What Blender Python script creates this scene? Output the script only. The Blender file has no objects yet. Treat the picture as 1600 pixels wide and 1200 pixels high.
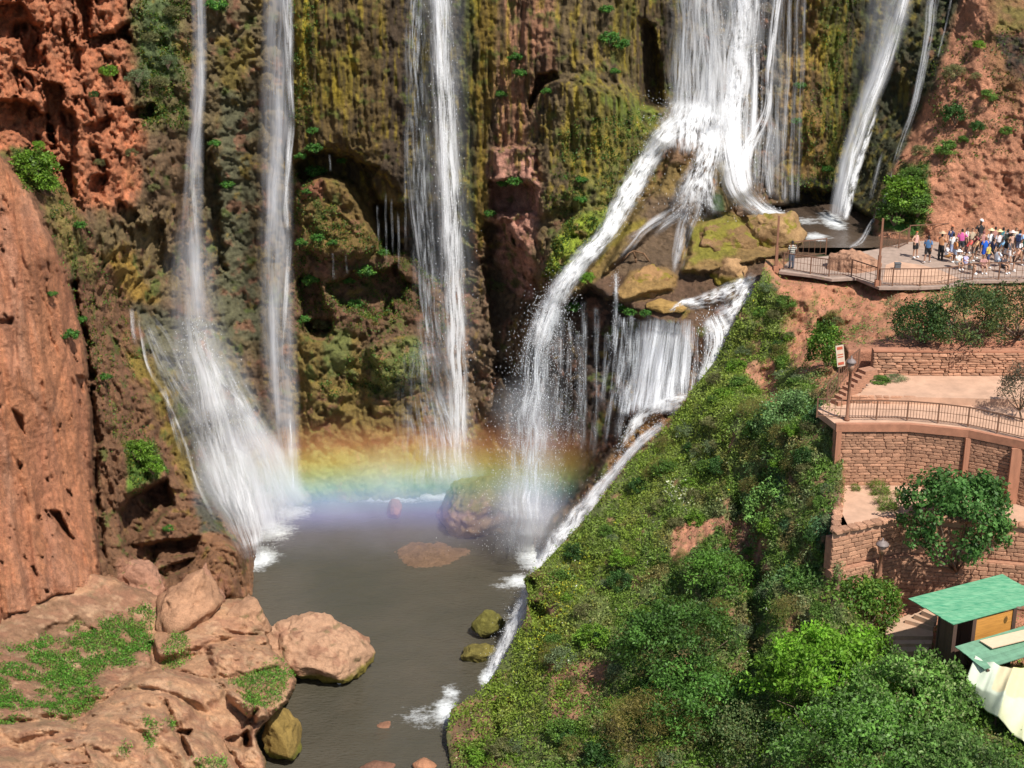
import bpy, bmesh, math, random
import numpy as np
from mathutils import Vector, Matrix

# ---------------------------------------------------------------- camera, sky, sun, exposure
SC = bpy.context.scene
C = SC.collection
PITCH = math.radians(-20.0); F = 2400.0
cam_d = bpy.data.cameras.new('camera'); cam = bpy.data.objects.new('camera', cam_d); C.objects.link(cam)
cam_d.sensor_width = 36; cam_d.lens = 54.0; cam_d.clip_start = 0.5; cam_d.clip_end = 1000
cam.location = (0, 0, 0); cam.rotation_euler = (math.radians(90) + PITCH, 0, 0)
SC.camera = cam
SUN_EL, SUN_AZ = math.radians(55), math.radians(33)          # the sun stands behind the camera, to its right
w = bpy.data.worlds.new('World'); SC.world = w; w.use_nodes = True
nt = w.node_tree; bg = nt.nodes['Background']
sky = nt.nodes.new('ShaderNodeTexSky'); sky.sky_type = 'NISHITA'; sky.sun_disc = False
sky.sun_elevation = SUN_EL; sky.sun_rotation = math.radians(180) - SUN_AZ
nt.links.new(sky.outputs[0], bg.inputs[0]); bg.inputs[1].default_value = 0.09
sd = bpy.data.lights.new('sun', 'SUN'); sd.energy = 4.9; sd.angle = math.radians(0.5); sd.color = (1.0, 0.95, 0.87)
sun = bpy.data.objects.new('sun', sd); C.objects.link(sun)
ldir = Vector((-math.sin(SUN_AZ) * math.cos(SUN_EL), math.cos(SUN_AZ) * math.cos(SUN_EL), -math.sin(SUN_EL)))
sun.rotation_euler = ldir.to_track_quat('-Z', 'Y').to_euler()
sun.location = (60, -60, 120)
SC.view_settings.view_transform = 'Standard'; SC.view_settings.look = 'None'
SC.view_settings.exposure = 0.32; SC.view_settings.gamma = 1; SC.view_settings.use_curve_mapping = False
SC.render.engine = 'CYCLES'
SC.cycles.use_denoising = True; SC.cycles.max_bounces = 6; SC.cycles.diffuse_bounces = 2; SC.cycles.glossy_bounces = 2
SC.cycles.transparent_max_bounces = 24; SC.cycles.volume_bounces = 1; SC.cycles.sample_clamp_indirect = 4
random.seed(7); RNG = np.random.default_rng(7)

# ---------------------------------------------------------------- projection of the survey points
cP, sP = math.cos(PITCH), math.sin(PITCH)
def slope(py):
    v = (600 - py) / F
    return -(sP + v * cP) / (cP - v * sP)                    # metres down per metre away
def P(px, py, Y):
    u = (px - 800) / F; v = (600 - py) / F
    k = Y / (cP - v * sP)
    return np.stack(np.broadcast_arrays(u * k, Y, (sP + v * cP) * k), -1).astype(float)
def V(px, py, Y): return Vector(P(px, py, Y).tolist())
def PZ(px, py, z):                                           # the point of that ray at height z
    return V(px, py, -z / slope(py))

# ---------------------------------------------------------------- noise
_perm = np.random.default_rng(3).permutation(256); _perm = np.concatenate([_perm, _perm, _perm])
_g = np.random.default_rng(4).normal(size=(256, 3)); _g /= np.linalg.norm(_g, axis=1)[:, None]; _g = _g.astype(np.float32)
def perlin(p):
    p = np.asarray(p, np.float32); i = np.floor(p).astype(np.int32); f = p - i
    i &= 255; w_ = f * f * f * (f * (f * 6 - 15) + 10)
    r = 0
    for dx in (0, 1):
        for dy in (0, 1):
            for dz in (0, 1):
                h = _perm[_perm[_perm[(i[..., 0] + dx)] + i[..., 1] + dy] + i[..., 2] + dz]
                g = _g[h]
                d = g[..., 0] * (f[..., 0] - dx) + g[..., 1] * (f[..., 1] - dy) + g[..., 2] * (f[..., 2] - dz)
                wx = w_[..., 0] if dx else 1 - w_[..., 0]
                wy = w_[..., 1] if dy else 1 - w_[..., 1]
                wz = w_[..., 2] if dz else 1 - w_[..., 2]
                r = r + d * wx * wy * wz
    return r * 1.5
def fbm(p, scale, octv=4, gain=0.5, ridge=False):
    s = np.array(scale, float) if np.ndim(scale) else np.array([scale] * 3, float)
    r = 0; a = 1.0; t = 0
    for k in range(octv):
        n = perlin(p / s * 2 ** k + 17.3 * k)
        if ridge: n = 1 - 2 * np.abs(n)
        r = r + a * n; t += a; a *= gain
    return r / t
def worley(p, scale):                                        # distance to nearest and second nearest jittered cell point
    s = np.array(scale, float) if np.ndim(scale) else np.array([scale] * 3, float)
    q = (p / s).astype(np.float32); i = np.floor(q).astype(np.int32); f = q - i
    d1 = np.full(q.shape[:-1], 9., np.float32); d2 = d1.copy()
    for dx in (-1, 0, 1):
        for dy in (-1, 0, 1):
            for dz in (-1, 0, 1):
                h = _perm[_perm[_perm[(i[..., 0] + dx) & 255] + ((i[..., 1] + dy) & 255)] + ((i[..., 2] + dz) & 255)]
                o = _g[h] * 0.5 + 0.5
                d = np.sqrt((o[..., 0] + dx - f[..., 0]) ** 2 + (o[..., 1] + dy - f[..., 1]) ** 2 + (o[..., 2] + dz - f[..., 2]) ** 2)
                m = d < d1; d2 = np.where(m, d1, np.minimum(d2, d)); d1 = np.minimum(d1, d)
    return d1, d2
def sstep(a, b, x):
    t = np.clip((x - a) / (b - a), 0, 1); return t * t * (3 - 2 * t)
def sdist(px, py, poly):                                     # signed distance to a polygon, positive inside
    poly = np.array(poly, float); n = len(poly)
    d = np.full(px.shape, 1e9); ins = np.zeros(px.shape, bool)
    for i in range(n):
        a = poly[i]; b = poly[(i + 1) % n]; e = b - a
        t = np.clip(((px - a[0]) * e[0] + (py - a[1]) * e[1]) / (e @ e + 1e-9), 0, 1)
        d = np.minimum(d, np.hypot(px - a[0] - t * e[0], py - a[1] - t * e[1]))
        c = (a[1] > py) != (b[1] > py)
        xi = a[0] + (py - a[1]) * (b[0] - a[0]) / (b[1] - a[1] + 1e-12)
        ins ^= c & (px < xi)
    return np.where(ins, d, -d)
def pdist(px, py, line):                                     # distance to a polyline
    line = np.array(line, float); d = np.full(px.shape, 1e9)
    for a, b in zip(line[:-1], line[1:]):
        e = b - a; t = np.clip(((px - a[0]) * e[0] + (py - a[1]) * e[1]) / (e @ e + 1e-9), 0, 1)
        d = np.minimum(d, np.hypot(px - a[0] - t * e[0], py - a[1] - t * e[1]))
    return d
def tps(ctrl, px, py):                                       # smooth surface through scattered depth points
    c = np.array(ctrl, float); X = c[:, :2] / 300.
    def U(r2): return 0.5 * r2 * np.log(r2 + 1e-9)
    n = len(c); K = U(((X[:, None] - X[None]) ** 2).sum(-1)) + np.eye(n) * 0.002
    A = np.zeros((n + 3, n + 3)); A[:n, :n] = K; A[:n, n] = 1; A[:n, n + 1:] = X; A[n, :n] = 1; A[n + 1:, :n] = X.T
    wgt = np.linalg.solve(A, np.concatenate([c[:, 2], [0, 0, 0]]))
    x = px / 300.; y = py / 300.; r = wgt[n] + wgt[n + 1] * x + wgt[n + 2] * y
    for i in range(n): r = r + wgt[i] * U((x - X[i, 0]) ** 2 + (y - X[i, 1]) ** 2)
    return r

# ---------------------------------------------------------------- mesh helpers
def new_mesh(name, verts, faces, mat=None, smooth=False, col=None, uv=None):
    verts = np.asarray(verts, np.float32).reshape(-1, 3)
    me = bpy.data.meshes.new(name)
    if isinstance(faces, np.ndarray):
        k = faces.shape[1]; n = len(faces)
        me.vertices.add(len(verts)); me.vertices.foreach_set('co', verts.ravel())
        me.loops.add(n * k); me.loops.foreach_set('vertex_index', faces.astype(np.int32).ravel())
        me.polygons.add(n); me.polygons.foreach_set('loop_start', np.arange(0, n * k, k, dtype=np.int32))
        me.polygons.foreach_set('loop_total', np.full(n, k, np.int32))
        me.update(calc_edges=True)
    else:
        me.from_pydata([tuple(map(float, v)) for v in verts], [], faces); me.update()
    if smooth: me.polygons.foreach_set('use_smooth', np.ones(len(me.polygons), bool))
    if col is not None:
        at = me.color_attributes.new('Col', 'FLOAT_COLOR', 'POINT')
        c4 = np.ones((len(verts), 4), np.float32); c4[:, :3] = col; at.data.foreach_set('color', c4.ravel())
    if uv is not None:
        l = me.uv_layers.new(name='UVMap'); li = np.empty(len(me.loops), np.int32); me.loops.foreach_get('vertex_index', li)
        l.data.foreach_set('uv', np.asarray(uv, np.float32)[li].ravel())
    if mat: me.materials.append(mat)
    return me
def link(name, me, parent=None, loc=None, label=None, cat=None, group=None, kind=None):
    o = bpy.data.objects.new(name, me); C.objects.link(o)
    if parent is not None: o.parent = parent
    if loc is not None: o.location = loc
    if label: o['label'] = label
    if cat: o['category'] = cat
    if group: o['group'] = group
    if kind: o['kind'] = kind
    return o
def empty(name, loc, label, cat, group=None, rz=0):
    o = link(name, None, None, loc, label, cat, group); o.rotation_euler = (0, 0, rz); o.empty_display_size = 0.2
    return o
class MB:
    def __init__(s): s.v = []; s.f = []
    def add(s, v, f):
        n = len(s.v); s.v += [tuple(map(float, q)) for q in v]; s.f += [tuple(i + n for i in t) for t in f]; return s
    def box(s, c, d, rz=0, m=None):
        c = Vector(c); pts = []
        R = Matrix.Rotation(rz, 3, 'Z')
        for x in (-.5, .5):
            for y in (-.5, .5):
                for z in (-.5, .5):
                    q = Vector((x * d[0], y * d[1], z * d[2])); pts.append(c + (m @ q if m else R @ q))
        return s.add(pts, [(0, 1, 3, 2), (4, 6, 7, 5), (0, 4, 5, 1), (2, 3, 7, 6), (0, 2, 6, 4), (1, 5, 7, 3)])
    def bar(s, a, b, r, n=6, r2=None):
        a = Vector(a); b = Vector(b); d = (b - a); q = d.to_track_quat('Z', 'Y').to_matrix(); r2 = r if r2 is None else r2
        pts = []
        for p, rr in ((a, r), (b, r2)):
            for k in range(n):
                t = 2 * math.pi * k / n; pts.append(p + q @ Vector((math.cos(t) * rr, math.sin(t) * rr, 0)))
        return s.add(pts, [(k, (k + 1) % n, n + (k + 1) % n, n + k) for k in range(n)] + [tuple(range(n - 1, -1, -1)), tuple(range(n, 2 * n))])
    def lathe(s, c, prof, n=12):
        pts = []; f = []
        for r, z in prof:
            for k in range(n):
                t = 2 * math.pi * k / n; pts.append((c[0] + r * math.cos(t), c[1] + r * math.sin(t), c[2] + z))
        for i in range(len(prof) - 1):
            for k in range(n): f.append((i * n + k, i * n + (k + 1) % n, (i + 1) * n + (k + 1) % n, (i + 1) * n + k))
        f.append(tuple(range(n - 1, -1, -1))); f.append(tuple(range((len(prof) - 1) * n, len(prof) * n)))
        return s.add(pts, f)
    def build(s, name, mat, parent=None, smooth=False, **k):
        me = new_mesh(name, s.v, s.f, mat, smooth)
        return link(name, me, parent, **k)
def grid_faces(nr, nc, mask=None):
    i = np.arange(nr * nc).reshape(nr, nc)
    f = np.stack([i[:-1, :-1], i[1:, :-1], i[1:, 1:], i[:-1, 1:]], -1).reshape(-1, 4)
    if mask is not None: f = f[mask.reshape(-1)]
    return f

# ---------------------------------------------------------------- materials
def mat_base(name):
    m = bpy.data.materials.new(name); m.use_nodes = True; t = m.node_tree; b = t.nodes['Principled BSDF']; return m, t, b
def N(t, typ, **k):
    n = t.nodes.new(typ)
    for a, v in k.items(): setattr(n, a, v)
    return n
def noise_node(t, scale, detail=4, rough=0.6, vec=None, obj=True, stretch=None):
    n = N(t, 'ShaderNodeTexNoise'); n.inputs['Scale'].default_value = scale; n.inputs['Detail'].default_value = detail; n.inputs['Roughness'].default_value = rough
    if vec is None: vec = N(t, 'ShaderNodeTexCoord').outputs['Object']
    if stretch:
        mp = N(t, 'ShaderNodeMapping'); mp.inputs['Scale'].default_value = stretch; t.links.new(vec, mp.inputs[0]); vec = mp.outputs[0]
    t.links.new(vec, n.inputs['Vector']); return n
def math_node(t, op, a, b=None, clamp=False):
    n = N(t, 'ShaderNodeMath', operation=op, use_clamp=clamp)
    for i, x in enumerate((a, b)):
        if x is None: continue
        if isinstance(x, (int, float)): n.inputs[i].default_value = x
        else: t.links.new(x, n.inputs[i])
    return n.outputs[0]
def maprange(t, x, a, b, c=0, d=1):
    n = N(t, 'ShaderNodeMapRange'); t.links.new(x, n.inputs[0])
    for i, q in enumerate((a, b, c, d)): n.inputs[i + 1].default_value = q
    return n.outputs[0]
def vc_mat(name, rough=0.9, bump=0.5, bscale=6.0, dist=0.05, lo=0.72, hi=1.25, spec=0.3, stretch=None, rv=0.0):
    """surface whose colour comes from the mesh's own colour layer, broken up by grain and relief"""
    m, t, b = mat_base(name)
    a = N(t, 'ShaderNodeVertexColor', layer_name='Col')
    n1 = noise_node(t, bscale, 8, 0.75, stretch=stretch); n2 = noise_node(t, bscale * 0.23, 3, 0.6); n3 = noise_node(t, bscale * 3.3, 3, 0.7)
    s = math_node(t, 'ADD', math_node(t, 'ADD', math_node(t, 'MULTIPLY', n1.outputs[0], 0.8), math_node(t, 'MULTIPLY', n2.outputs[0], 0.6)), math_node(t, 'MULTIPLY', n3.outputs[0], 0.6)); g = maprange(t, s, 0.75, 1.25, lo, hi)
    mx = N(t, 'ShaderNodeVectorMath', operation='SCALE'); t.links.new(a.outputs[0], mx.inputs[0]); t.links.new(g, mx.inputs['Scale'])
    t.links.new(mx.outputs[0], b.inputs['Base Color']); b.inputs['Roughness'].default_value = rough
    b.inputs['Specular IOR Level'].default_value = spec
    if rv: t.links.new(maprange(t, n1.outputs[0], 0.35, 0.65, rough - rv, rough + rv * .3), b.inputs['Roughness'])
    bp = N(t, 'ShaderNodeBump'); bp.inputs['Strength'].default_value = bump; bp.inputs['Distance'].default_value = dist
    t.links.new(math_node(t, 'ADD', n1.outputs[0], math_node(t, 'MULTIPLY', n3.outputs[0], 0.4)), bp.inputs['Height']); t.links.new(bp.outputs[0], b.inputs['Normal'])
    return m
def plain(name, col, rough=0.8, var=0.25, scale=8.0, metal=0, bump=0.2, stretch=None, rnd=0.0, col2=None, dist=0.02, trans=0):
    m, t, b = mat_base(name)
    n1 = noise_node(t, scale, 5, 0.65, stretch=stretch)
    mix = N(t, 'ShaderNodeMix', data_type='RGBA'); c1 = [c * (1 - var) for c in col]; c2 = [min(1, c * (1 + var)) for c in (col2 or col)]
    mix.inputs[6].default_value = (*c1, 1); mix.inputs[7].default_value = (*c2, 1)
    t.links.new(maprange(t, n1.outputs[0], 0.32, 0.68), mix.inputs[0]); out = mix.outputs[2]
    if rnd:
        oi = N(t, 'ShaderNodeObjectInfo'); hs = N(t, 'ShaderNodeVectorMath', operation='SCALE')
        t.links.new(out, hs.inputs[0]); t.links.new(maprange(t, oi.outputs['Random'], 0, 1, 1 - rnd, 1 + rnd), hs.inputs['Scale']); out = hs.outputs[0]
    t.links.new(out, b.inputs['Base Color']); b.inputs['Roughness'].default_value = rough; b.inputs['Metallic'].default_value = metal
    bp = N(t, 'ShaderNodeBump'); bp.inputs['Strength'].default_value = bump; bp.inputs['Distance'].default_value = dist
    t.links.new(n1.outputs[0], bp.inputs['Height']); t.links.new(bp.outputs[0], b.inputs['Normal'])
    if trans: b.inputs['Transmission Weight'].default_value = trans
    return m
def leaf_mat(name='leaf'):
    m, t, b = mat_base(name)
    a = N(t, 'ShaderNodeVertexColor', layer_name='Col'); oi = N(t, 'ShaderNodeObjectInfo')
    sc = N(t, 'ShaderNodeVectorMath', operation='SCALE'); t.links.new(a.outputs[0], sc.inputs[0])
    t.links.new(maprange(t, oi.outputs['Random'], 0, 1, 1.1, 1.5), sc.inputs['Scale'])
    t.links.new(sc.outputs[0], b.inputs['Base Color']); b.inputs['Roughness'].default_value = 0.55; b.inputs['Specular IOR Level'].default_value = 0.35
    tr = N(t, 'ShaderNodeBsdfTranslucent'); t.links.new(sc.outputs[0], tr.inputs[0])
    mx = N(t, 'ShaderNodeMixShader'); mx.inputs[0].default_value = 0.42
    t.links.new(b.outputs[0], mx.inputs[1]); t.links.new(tr.outputs[0], mx.inputs[2]); t.links.new(mx.outputs[0], t.nodes['Material Output'].inputs[0])
    return m
def fall_mat(name, fu, fv, dens, lo, hi, col=(0.86, 0.9, 0.95), soft=0.25, drops=0.0):
    """falling water: white streaks running down the sheet with clear gaps between them"""
    m, t, b = mat_base(name); t.nodes.remove(b)
    uv = N(t, 'ShaderNodeUVMap').outputs[0]; se = N(t, 'ShaderNodeSeparateXYZ'); t.links.new(uv, se.inputs[0])
    n1 = noise_node(t, 1.0, 4, 0.6, vec=uv, stretch=(fu, fv, 1)); n2 = noise_node(t, 1.0, 3, 0.6, vec=uv, stretch=(fu * 3.3, fv * 2.2, 1))
    n3 = noise_node(t, 1.0, 2, 0.5, vec=uv, stretch=(fu * 0.3, fv * 0.9, 1))
    s = math_node(t, 'ADD', math_node(t, 'MULTIPLY', n1.outputs[0], 0.5), math_node(t, 'MULTIPLY', n2.outputs[0], 0.25))
    s = math_node(t, 'ADD', s, math_node(t, 'MULTIPLY', n3.outputs[0], 0.25))
    if drops:
        n4 = noise_node(t, 1.0, 2, 0.7, vec=uv, stretch=(fu * 6, fv * 30, 1))
        s = math_node(t, 'ADD', s, math_node(t, 'MULTIPLY', math_node(t, 'SUBTRACT', n4.outputs[0], 0.5), drops))
    a = maprange(t, s, lo, hi)
    # thinner towards both edges of the sheet; the mesh carries the local thickness in Col
    vc = N(t, 'ShaderNodeVertexColor', layer_name='Col'); sv = N(t, 'ShaderNodeSeparateColor'); t.links.new(vc.outputs[0], sv.inputs[0])
    a = math_node(t, 'MULTIPLY', a, math_node(t, 'MULTIPLY', sv.outputs[0], dens), clamp=True)
    df = N(t, 'ShaderNodeBsdfDiffuse'); df.inputs[0].default_value = (*col, 1)
    tl = N(t, 'ShaderNodeBsdfTranslucent'); tl.inputs[0].default_value = (*col, 1)
    mx = N(t, 'ShaderNodeMixShader'); mx.inputs[0].default_value = 0.4; t.links.new(df.outputs[0], mx.inputs[1]); t.links.new(tl.outputs[0], mx.inputs[2])
    tp = N(t, 'ShaderNodeBsdfTransparent'); m2 = N(t, 'ShaderNodeMixShader'); t.links.new(a, m2.inputs[0]); t.links.new(tp.outputs[0], m2.inputs[1]); t.links.new(mx.outputs[0], m2.inputs[2])
    t.links.new(m2.outputs[0], t.nodes['Material Output'].inputs[0])
    return m
M = {}
M['cliff'] = vc_mat('cliff_rock', rough=0.8, bump=1.0, bscale=3.6, dist=0.28, lo=0.5, hi=1.5, rv=0.25)
M['rock'] = vc_mat('boulder_rock', rough=0.9, bump=0.9, bscale=4.0, dist=0.16, lo=0.65, hi=1.3)
M['hill'] = vc_mat('hillside_soil', rough=0.95, bump=0.8, bscale=5.0, dist=0.12, lo=0.65, hi=1.3)
M['leaf'] = leaf_mat()
M['bark'] = plain('bark', (0.16, 0.11, 0.075), 0.9, 0.3, 6)

# ---------------------------------------------------------------- colours (real surface colours)
RED = (0.56, 0.205, 0.098); RED2 = (0.52, 0.235, 0.135); PINK = (0.42, 0.21, 0.15); BROWN = (0.17, 0.085, 0.045)
DBROWN = (0.085, 0.048, 0.028); OCHRE = (0.26, 0.16, 0.035); MOSS = (0.17, 0.16, 0.02); GREEN = (0.10, 0.16, 0.03)
DGREEN = (0.035, 0.06, 0.02); WET = (0.028, 0.026, 0.02); TEAL = (0.075, 0.085, 0.055); LIME = (0.24, 0.30, 0.03); PALE = (0.55, 0.31, 0.20)

def paint(px, py, W, base, zones, warp=14.0):
    """lay the rock's colour patches one over the other, with ragged edges"""
    col = np.zeros(px.shape + (3,)); col[:] = base
    wx = px + warp * fbm(W, 3.0, 4); wy = py + warp * fbm(W + 50, 3.0, 4)
    nz = fbm(W + 9, 1.2, 4); ns = fbm(W + 31, (0.5, 0.5, 4.0), 4)
    for poly, c, soft, amt, st in zones:
        d = sdist(wx, wy, poly)
        m = sstep(-soft, soft, d + (ns if st else nz) * amt)
        col = col * (1 - m[..., None]) + np.array(c) * m[..., None]
    return col
def mottled(col, W, c2, scale, thr, width=0.12, amt=1.0, mask=1.0):
    n = fbm(W + 77.7, scale, 5, 0.6); m = sstep(thr - width, thr + width, n) * amt * mask
    return col * (1 - m[..., None]) + np.array(c2) * m[..., None]

# ================================================================ THE CLIFF (one rock face, left bank round to the right-hand bluff)
POOL, BASIN, DECK = -45.0, -25.6, -25.5
cliff_pts = [
 (-120,-120,88),(0,-100,92),(200,-100,99),(430,-100,104),(700,-100,104),(900,-100,102),(1100,-100,106.5),(1280,-100,105),(1440,-100,109),(1600,-100,106),(1750,-100,104),
 (0,0,91),(100,0,94),(200,0,98.5),(300,0,102),(430,0,104),(550,0,101.5),(650,0,103),(720,0,103.5),(800,0,102),(900,0,101),(1000,0,103),(1030,0,105),(1100,0,106.3),(1200,0,106.3),(1280,0,105),(1340,0,108),(1440,0,109),(1485,0,108),(1525,0,104.5),(1600,0,103.5),(1750,0,101),
 (0,200,88.5),(100,200,92),(200,200,96.5),(300,200,101),(430,200,103.7),(550,200,101.7),(650,200,103.2),(720,200,103.5),(800,200,102),(900,200,100.5),(960,150,100.5),(1010,150,104.5),(1100,130,106.2),(1200,200,106),(1280,200,105.3),(1340,200,108),(1400,170,107.5),(1468,150,102.8),(1520,200,100.4),(1600,200,98.8),(1750,200,97),
 (1350,290,106),(1405,280,100.6),(1380,330,99.8),(1450,350,98.4),(1600,350,97.2),(1750,350,96),(1300,320,105.8),(1200,315,105.6),(1250,300,105.6),
 (1160,345,101),(1250,345,103),(1330,345,102.5),(1250,372,99),(1300,380,98),(1400,380,98),(1600,385,96.5),(1750,385,96),(1300,450,92),(1500,450,93),(1300,600,90),(1700,600,90),(1500,900,85),(1200,800,88),(1200,1100,84),
 (0,400,84),(100,400,88),(200,400,94.5),(250,400,98.5),(300,400,101),(430,400,103),(530,400,101.2),(600,400,103),(720,400,103.5),(800,400,100.8),(830,450,100.8),
 (0,600,80),(60,600,82),(60,400,84.5),(60,800,79.5),(200,600,91),(0,800,77),(0,1000,73),(-120,600,77),(-120,1000,70),(120,600,86),(120,900,78),(200,800,86),(200,950,81),(270,720,92.2),(300,850,86),(330,800,89),(385,865,86.6),(390,930,84.8),(300,930,82),
 (220,480,97.5),(300,550,97),(350,650,96.5),(330,750,94.5),(380,800,94.5),(430,600,101),(450,700,99.5),(470,785,98.8),(400,868,91.6),
 (550,785,99.2),(650,775,100),(720,768,101),(790,790,98.4),(480,540,100.6),(560,620,100),(620,560,100),(700,620,101),(760,600,102),(480,700,99.7),(600,700,99.6),(720,700,100.6),(800,700,98),
 (430,900,95),(500,950,98),(650,950,99),(800,950,97),(600,1200,92),(430,1050,95),(200,1200,85),(0,1200,80),(-120,1200,80),
 (1060,230,101.5),(1120,262,100.6),(1040,190,102.5),(960,240,100.3),(1140,330,98.8),(1000,330,98.5),(1060,330,98.8),(1100,330,98.6),(950,400,95.8),(1000,400,95),(1050,400,95.2),(900,430,95.4),(930,430,94.4),(1000,440,92.9),(1060,430,93.4),(1000,478,91.2),(1050,495,90.4),(1130,440,92.9),(1180,418,92.8),(1150,470,91.2),(1140,520,89.8),(1090,580,89),(900,330,98.6),(860,400,97.6),(880,460,94.6),(840,520,95.8),
 (1050,630,87.8),(985,668,87.5),(940,725,87.2),(895,800,86.6),(850,600,94),(850,750,93.5),(1000,560,90.5),(840,860,92)]
cave = [(880,478),(920,450),(962,468),(992,486),(1006,500),(1058,512),(1078,560),(1070,612),(1000,642),(945,720),(890,790),(810,850),(795,640),(840,510)]
redface = [(-200,150),(-20,225),(45,300),(75,360),(108,440),(132,540),(140,640),(143,760),(152,870),(150,950),(115,960),(60,985),(0,1045),(-200,1150)]
feats = [  # outline, metres back (+) or forward (-), softness px, ragged px
 (cave, 3.2, 7, 10),
 ([(462,262),(490,232),(520,240),(550,246),(572,270),(600,330),(625,385),(600,400),(572,345),(540,285),(500,272),(470,290)], 4, 5, 8),
 ([(585,318),(640,322),(690,335),(730,400),(690,440),(640,405),(600,392)], 3.5, 7, 12),
 ([(768,285),(800,278),(832,290),(830,330),(800,335),(770,330)], 3, 5, 9),
 ([(756,345),(790,350),(812,400),(842,455),(838,540),(812,625),(778,585),(764,470)], 3.5, 7, 14),
 ([(505,445),(560,430),(620,415),(640,450),(600,500),(540,485)], 2.8, 6, 14), ([(465,430),(500,435),(520,520),(478,525)], 2.2, 6, 12),
 ([(1000,30),(1022,40),(1035,165),(1003,168)], 2.5, 6, 4), ([(1235,292),(1285,300),(1322,290),(1318,325),(1232,322)], 3, 5, 6),
 ([(842,118),(868,112),(872,122),(850,132),(828,170),(826,160)], 3, 3, 3), ([(470,505),(520,500),(512,535),(480,530)], 2, 5, 8),
 ([(300,205),(330,215),(345,330),(350,420),(320,440),(312,300)], 2, 8, 14),
 ([(-30,10),(30,5),(62,40),(58,110),(40,110),(30,60),(-30,62)], 3.2, 6, 12), ([(-30,160),(40,155),(75,180),(92,235),(70,250),(30,215),(-30,205)], 3.5, 6, 14),
 ([(60,120),(85,130),(120,200),(118,300),(95,320),(75,290),(80,220)], 3.2, 6, 14), ([(115,-30),(135,-30),(140,60),(200,40),(202,60),(160,70),(128,62)], 3.5, 6, 12), ([(112,70),(126,80),(126,118),(115,105)], 2, 4, 4),
 ([(170,150),(192,145),(195,165),(172,168)], 2.2, 5, 8), ([(195,170),(240,165),(245,185),(200,190)], 2.5, 5, 10), ([(130,195),(170,185),(160,210),(135,212)], 2.2, 5, 8),
 ([(95,255),(110,255),(115,300),(120,310),(100,290)], 2.6, 5, 6), ([(140,275),(165,275),(160,305),(140,300)], 2.6, 5, 8), ([(185,315),(215,335),(200,350),(180,330)], 1.8, 5, 8),
 ([(190,355),(250,345),(270,420),(230,440),(195,400)], 1.3, 8, 20), ([(118,585),(140,590),(143,632),(128,618)], 1.6, 3, 4),
 ([(185,800),(205,775),(262,748),(270,790),(235,820),(215,850),(196,862)], 3.4, 5, 6), ([(198,852),(240,848),(312,838),(306,866),(250,874),(240,886),(205,868)], 2.6, 4, 4), ([(245,892),(305,870),(300,882),(258,905)], 1.6, 3, 3),
 ([(565,255),(592,262),(575,282)], 2, 3, 3),
 ([(440,-80),(640,-80),(650,120),(628,300),(560,240),(520,232),(462,248)], -1.4, 10, 10), ([(466,290),(520,272),(556,290),(596,372),(575,400),(530,402),(470,392)], -1.8, 7, 9),
 ([(475,545),(515,525),(545,560),(530,640),(480,690)], -1.0, 9, 10), ([(578,545),(610,525),(655,530),(660,590),(600,610)], -1.6, 8, 8), ([(770,235),(830,228),(838,290),(800,280),(765,300)], -1.2, 7, 8),
 ([(845,430),(868,372),(905,330),(950,326),(952,360),(915,405),(880,436)], -1.8, 8, 5), ([(862,120),(900,125),(1000,150),(960,320),(850,330),(835,250)], -1.2, 14, 12),
 ([(1030,290),(1055,226),(1070,217),(1088,232),(1085,268),(1062,300),(1010,372),(945,425),(985,345)], -1.7, 5, 4), ([(1108,275),(1122,250),(1140,262),(1147,322),(1128,336),(1108,330)], -1.7, 4, 3),
 ([(1078,352),(1130,336),(1195,334),(1238,342),(1258,372),(1246,392),(1180,408),(1110,426),(1066,424),(1078,388)], -1.6, 5, 4), ([(960,455),(985,428),(1030,418),(1058,432),(1050,450),(1000,462),(970,472)], -1.0, 4, 3),
 ([(150,700),(230,690),(268,735),(262,750),(200,775),(180,800)], -1.2, 8, 8),
 (redface, -3.2, 4, 9), ([(108,440),(132,540),(142,640),(145,760),(156,860),(166,870),(156,760),(152,640),(142,540),(118,440)], 2.2, 4, 10),
 ([(-30,1000),(20,965),(60,962),(52,1000),(20,1040),(-30,1062)], 3.5, 5, 12), ([(62,945),(90,930),(118,932),(98,955),(92,978),(78,976)], 3.0, 4, 6), ([(80,800),(92,800),(114,842),(100,832)], 1.8, 3, 4), ([(20,640),(34,650),(40,680),(30,670)], 1.2, 3, 4), ([(0,500),(20,498),(18,508),(0,506)], 1.0, 3, 3),
]
step = 2.15
gx = np.arange(-200, 1850, step); gy = np.arange(-110, 1090, step)
PX, PY = np.meshgrid(gx, gy)
Yb = tps(cliff_pts, PX, PY)
W0 = P(PX, PY, Yb)
rag = fbm(W0, 1.6, 4, 0.6)
ragB = fbm(W0 + 40, 0.7, 3, 0.6)
Y = Yb.copy()
for poly, dl, soft, rg in feats:
    b = np.array(poly); x0, y0 = b.min(0) - 40; x1, y1 = b.max(0) + 40
    c = slice(max(0, int((x0 - gx[0]) / step)), int((x1 - gx[0]) / step) + 1); r = slice(max(0, int((y0 - gy[0]) / step)), int((y1 - gy[0]) / step) + 1)
    d = sdist(PX[r, c], PY[r, c], poly) + (rag[r, c] * 1.2 + ragB[r, c] * .6) * rg
    Y[r, c] += dl * sstep(-soft, soft, d)
def zone(poly, soft, x=None, y=None): return sstep(-soft, soft, sdist(PX if x is None else x, PY if y is None else y, poly))
z_crumb = zone([(-200,-200),(210,-200),(200,60),(215,200),(180,330),(120,320),(60,250),(0,215),(-200,200)], 30)
z_face = zone(redface, 10)
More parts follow.
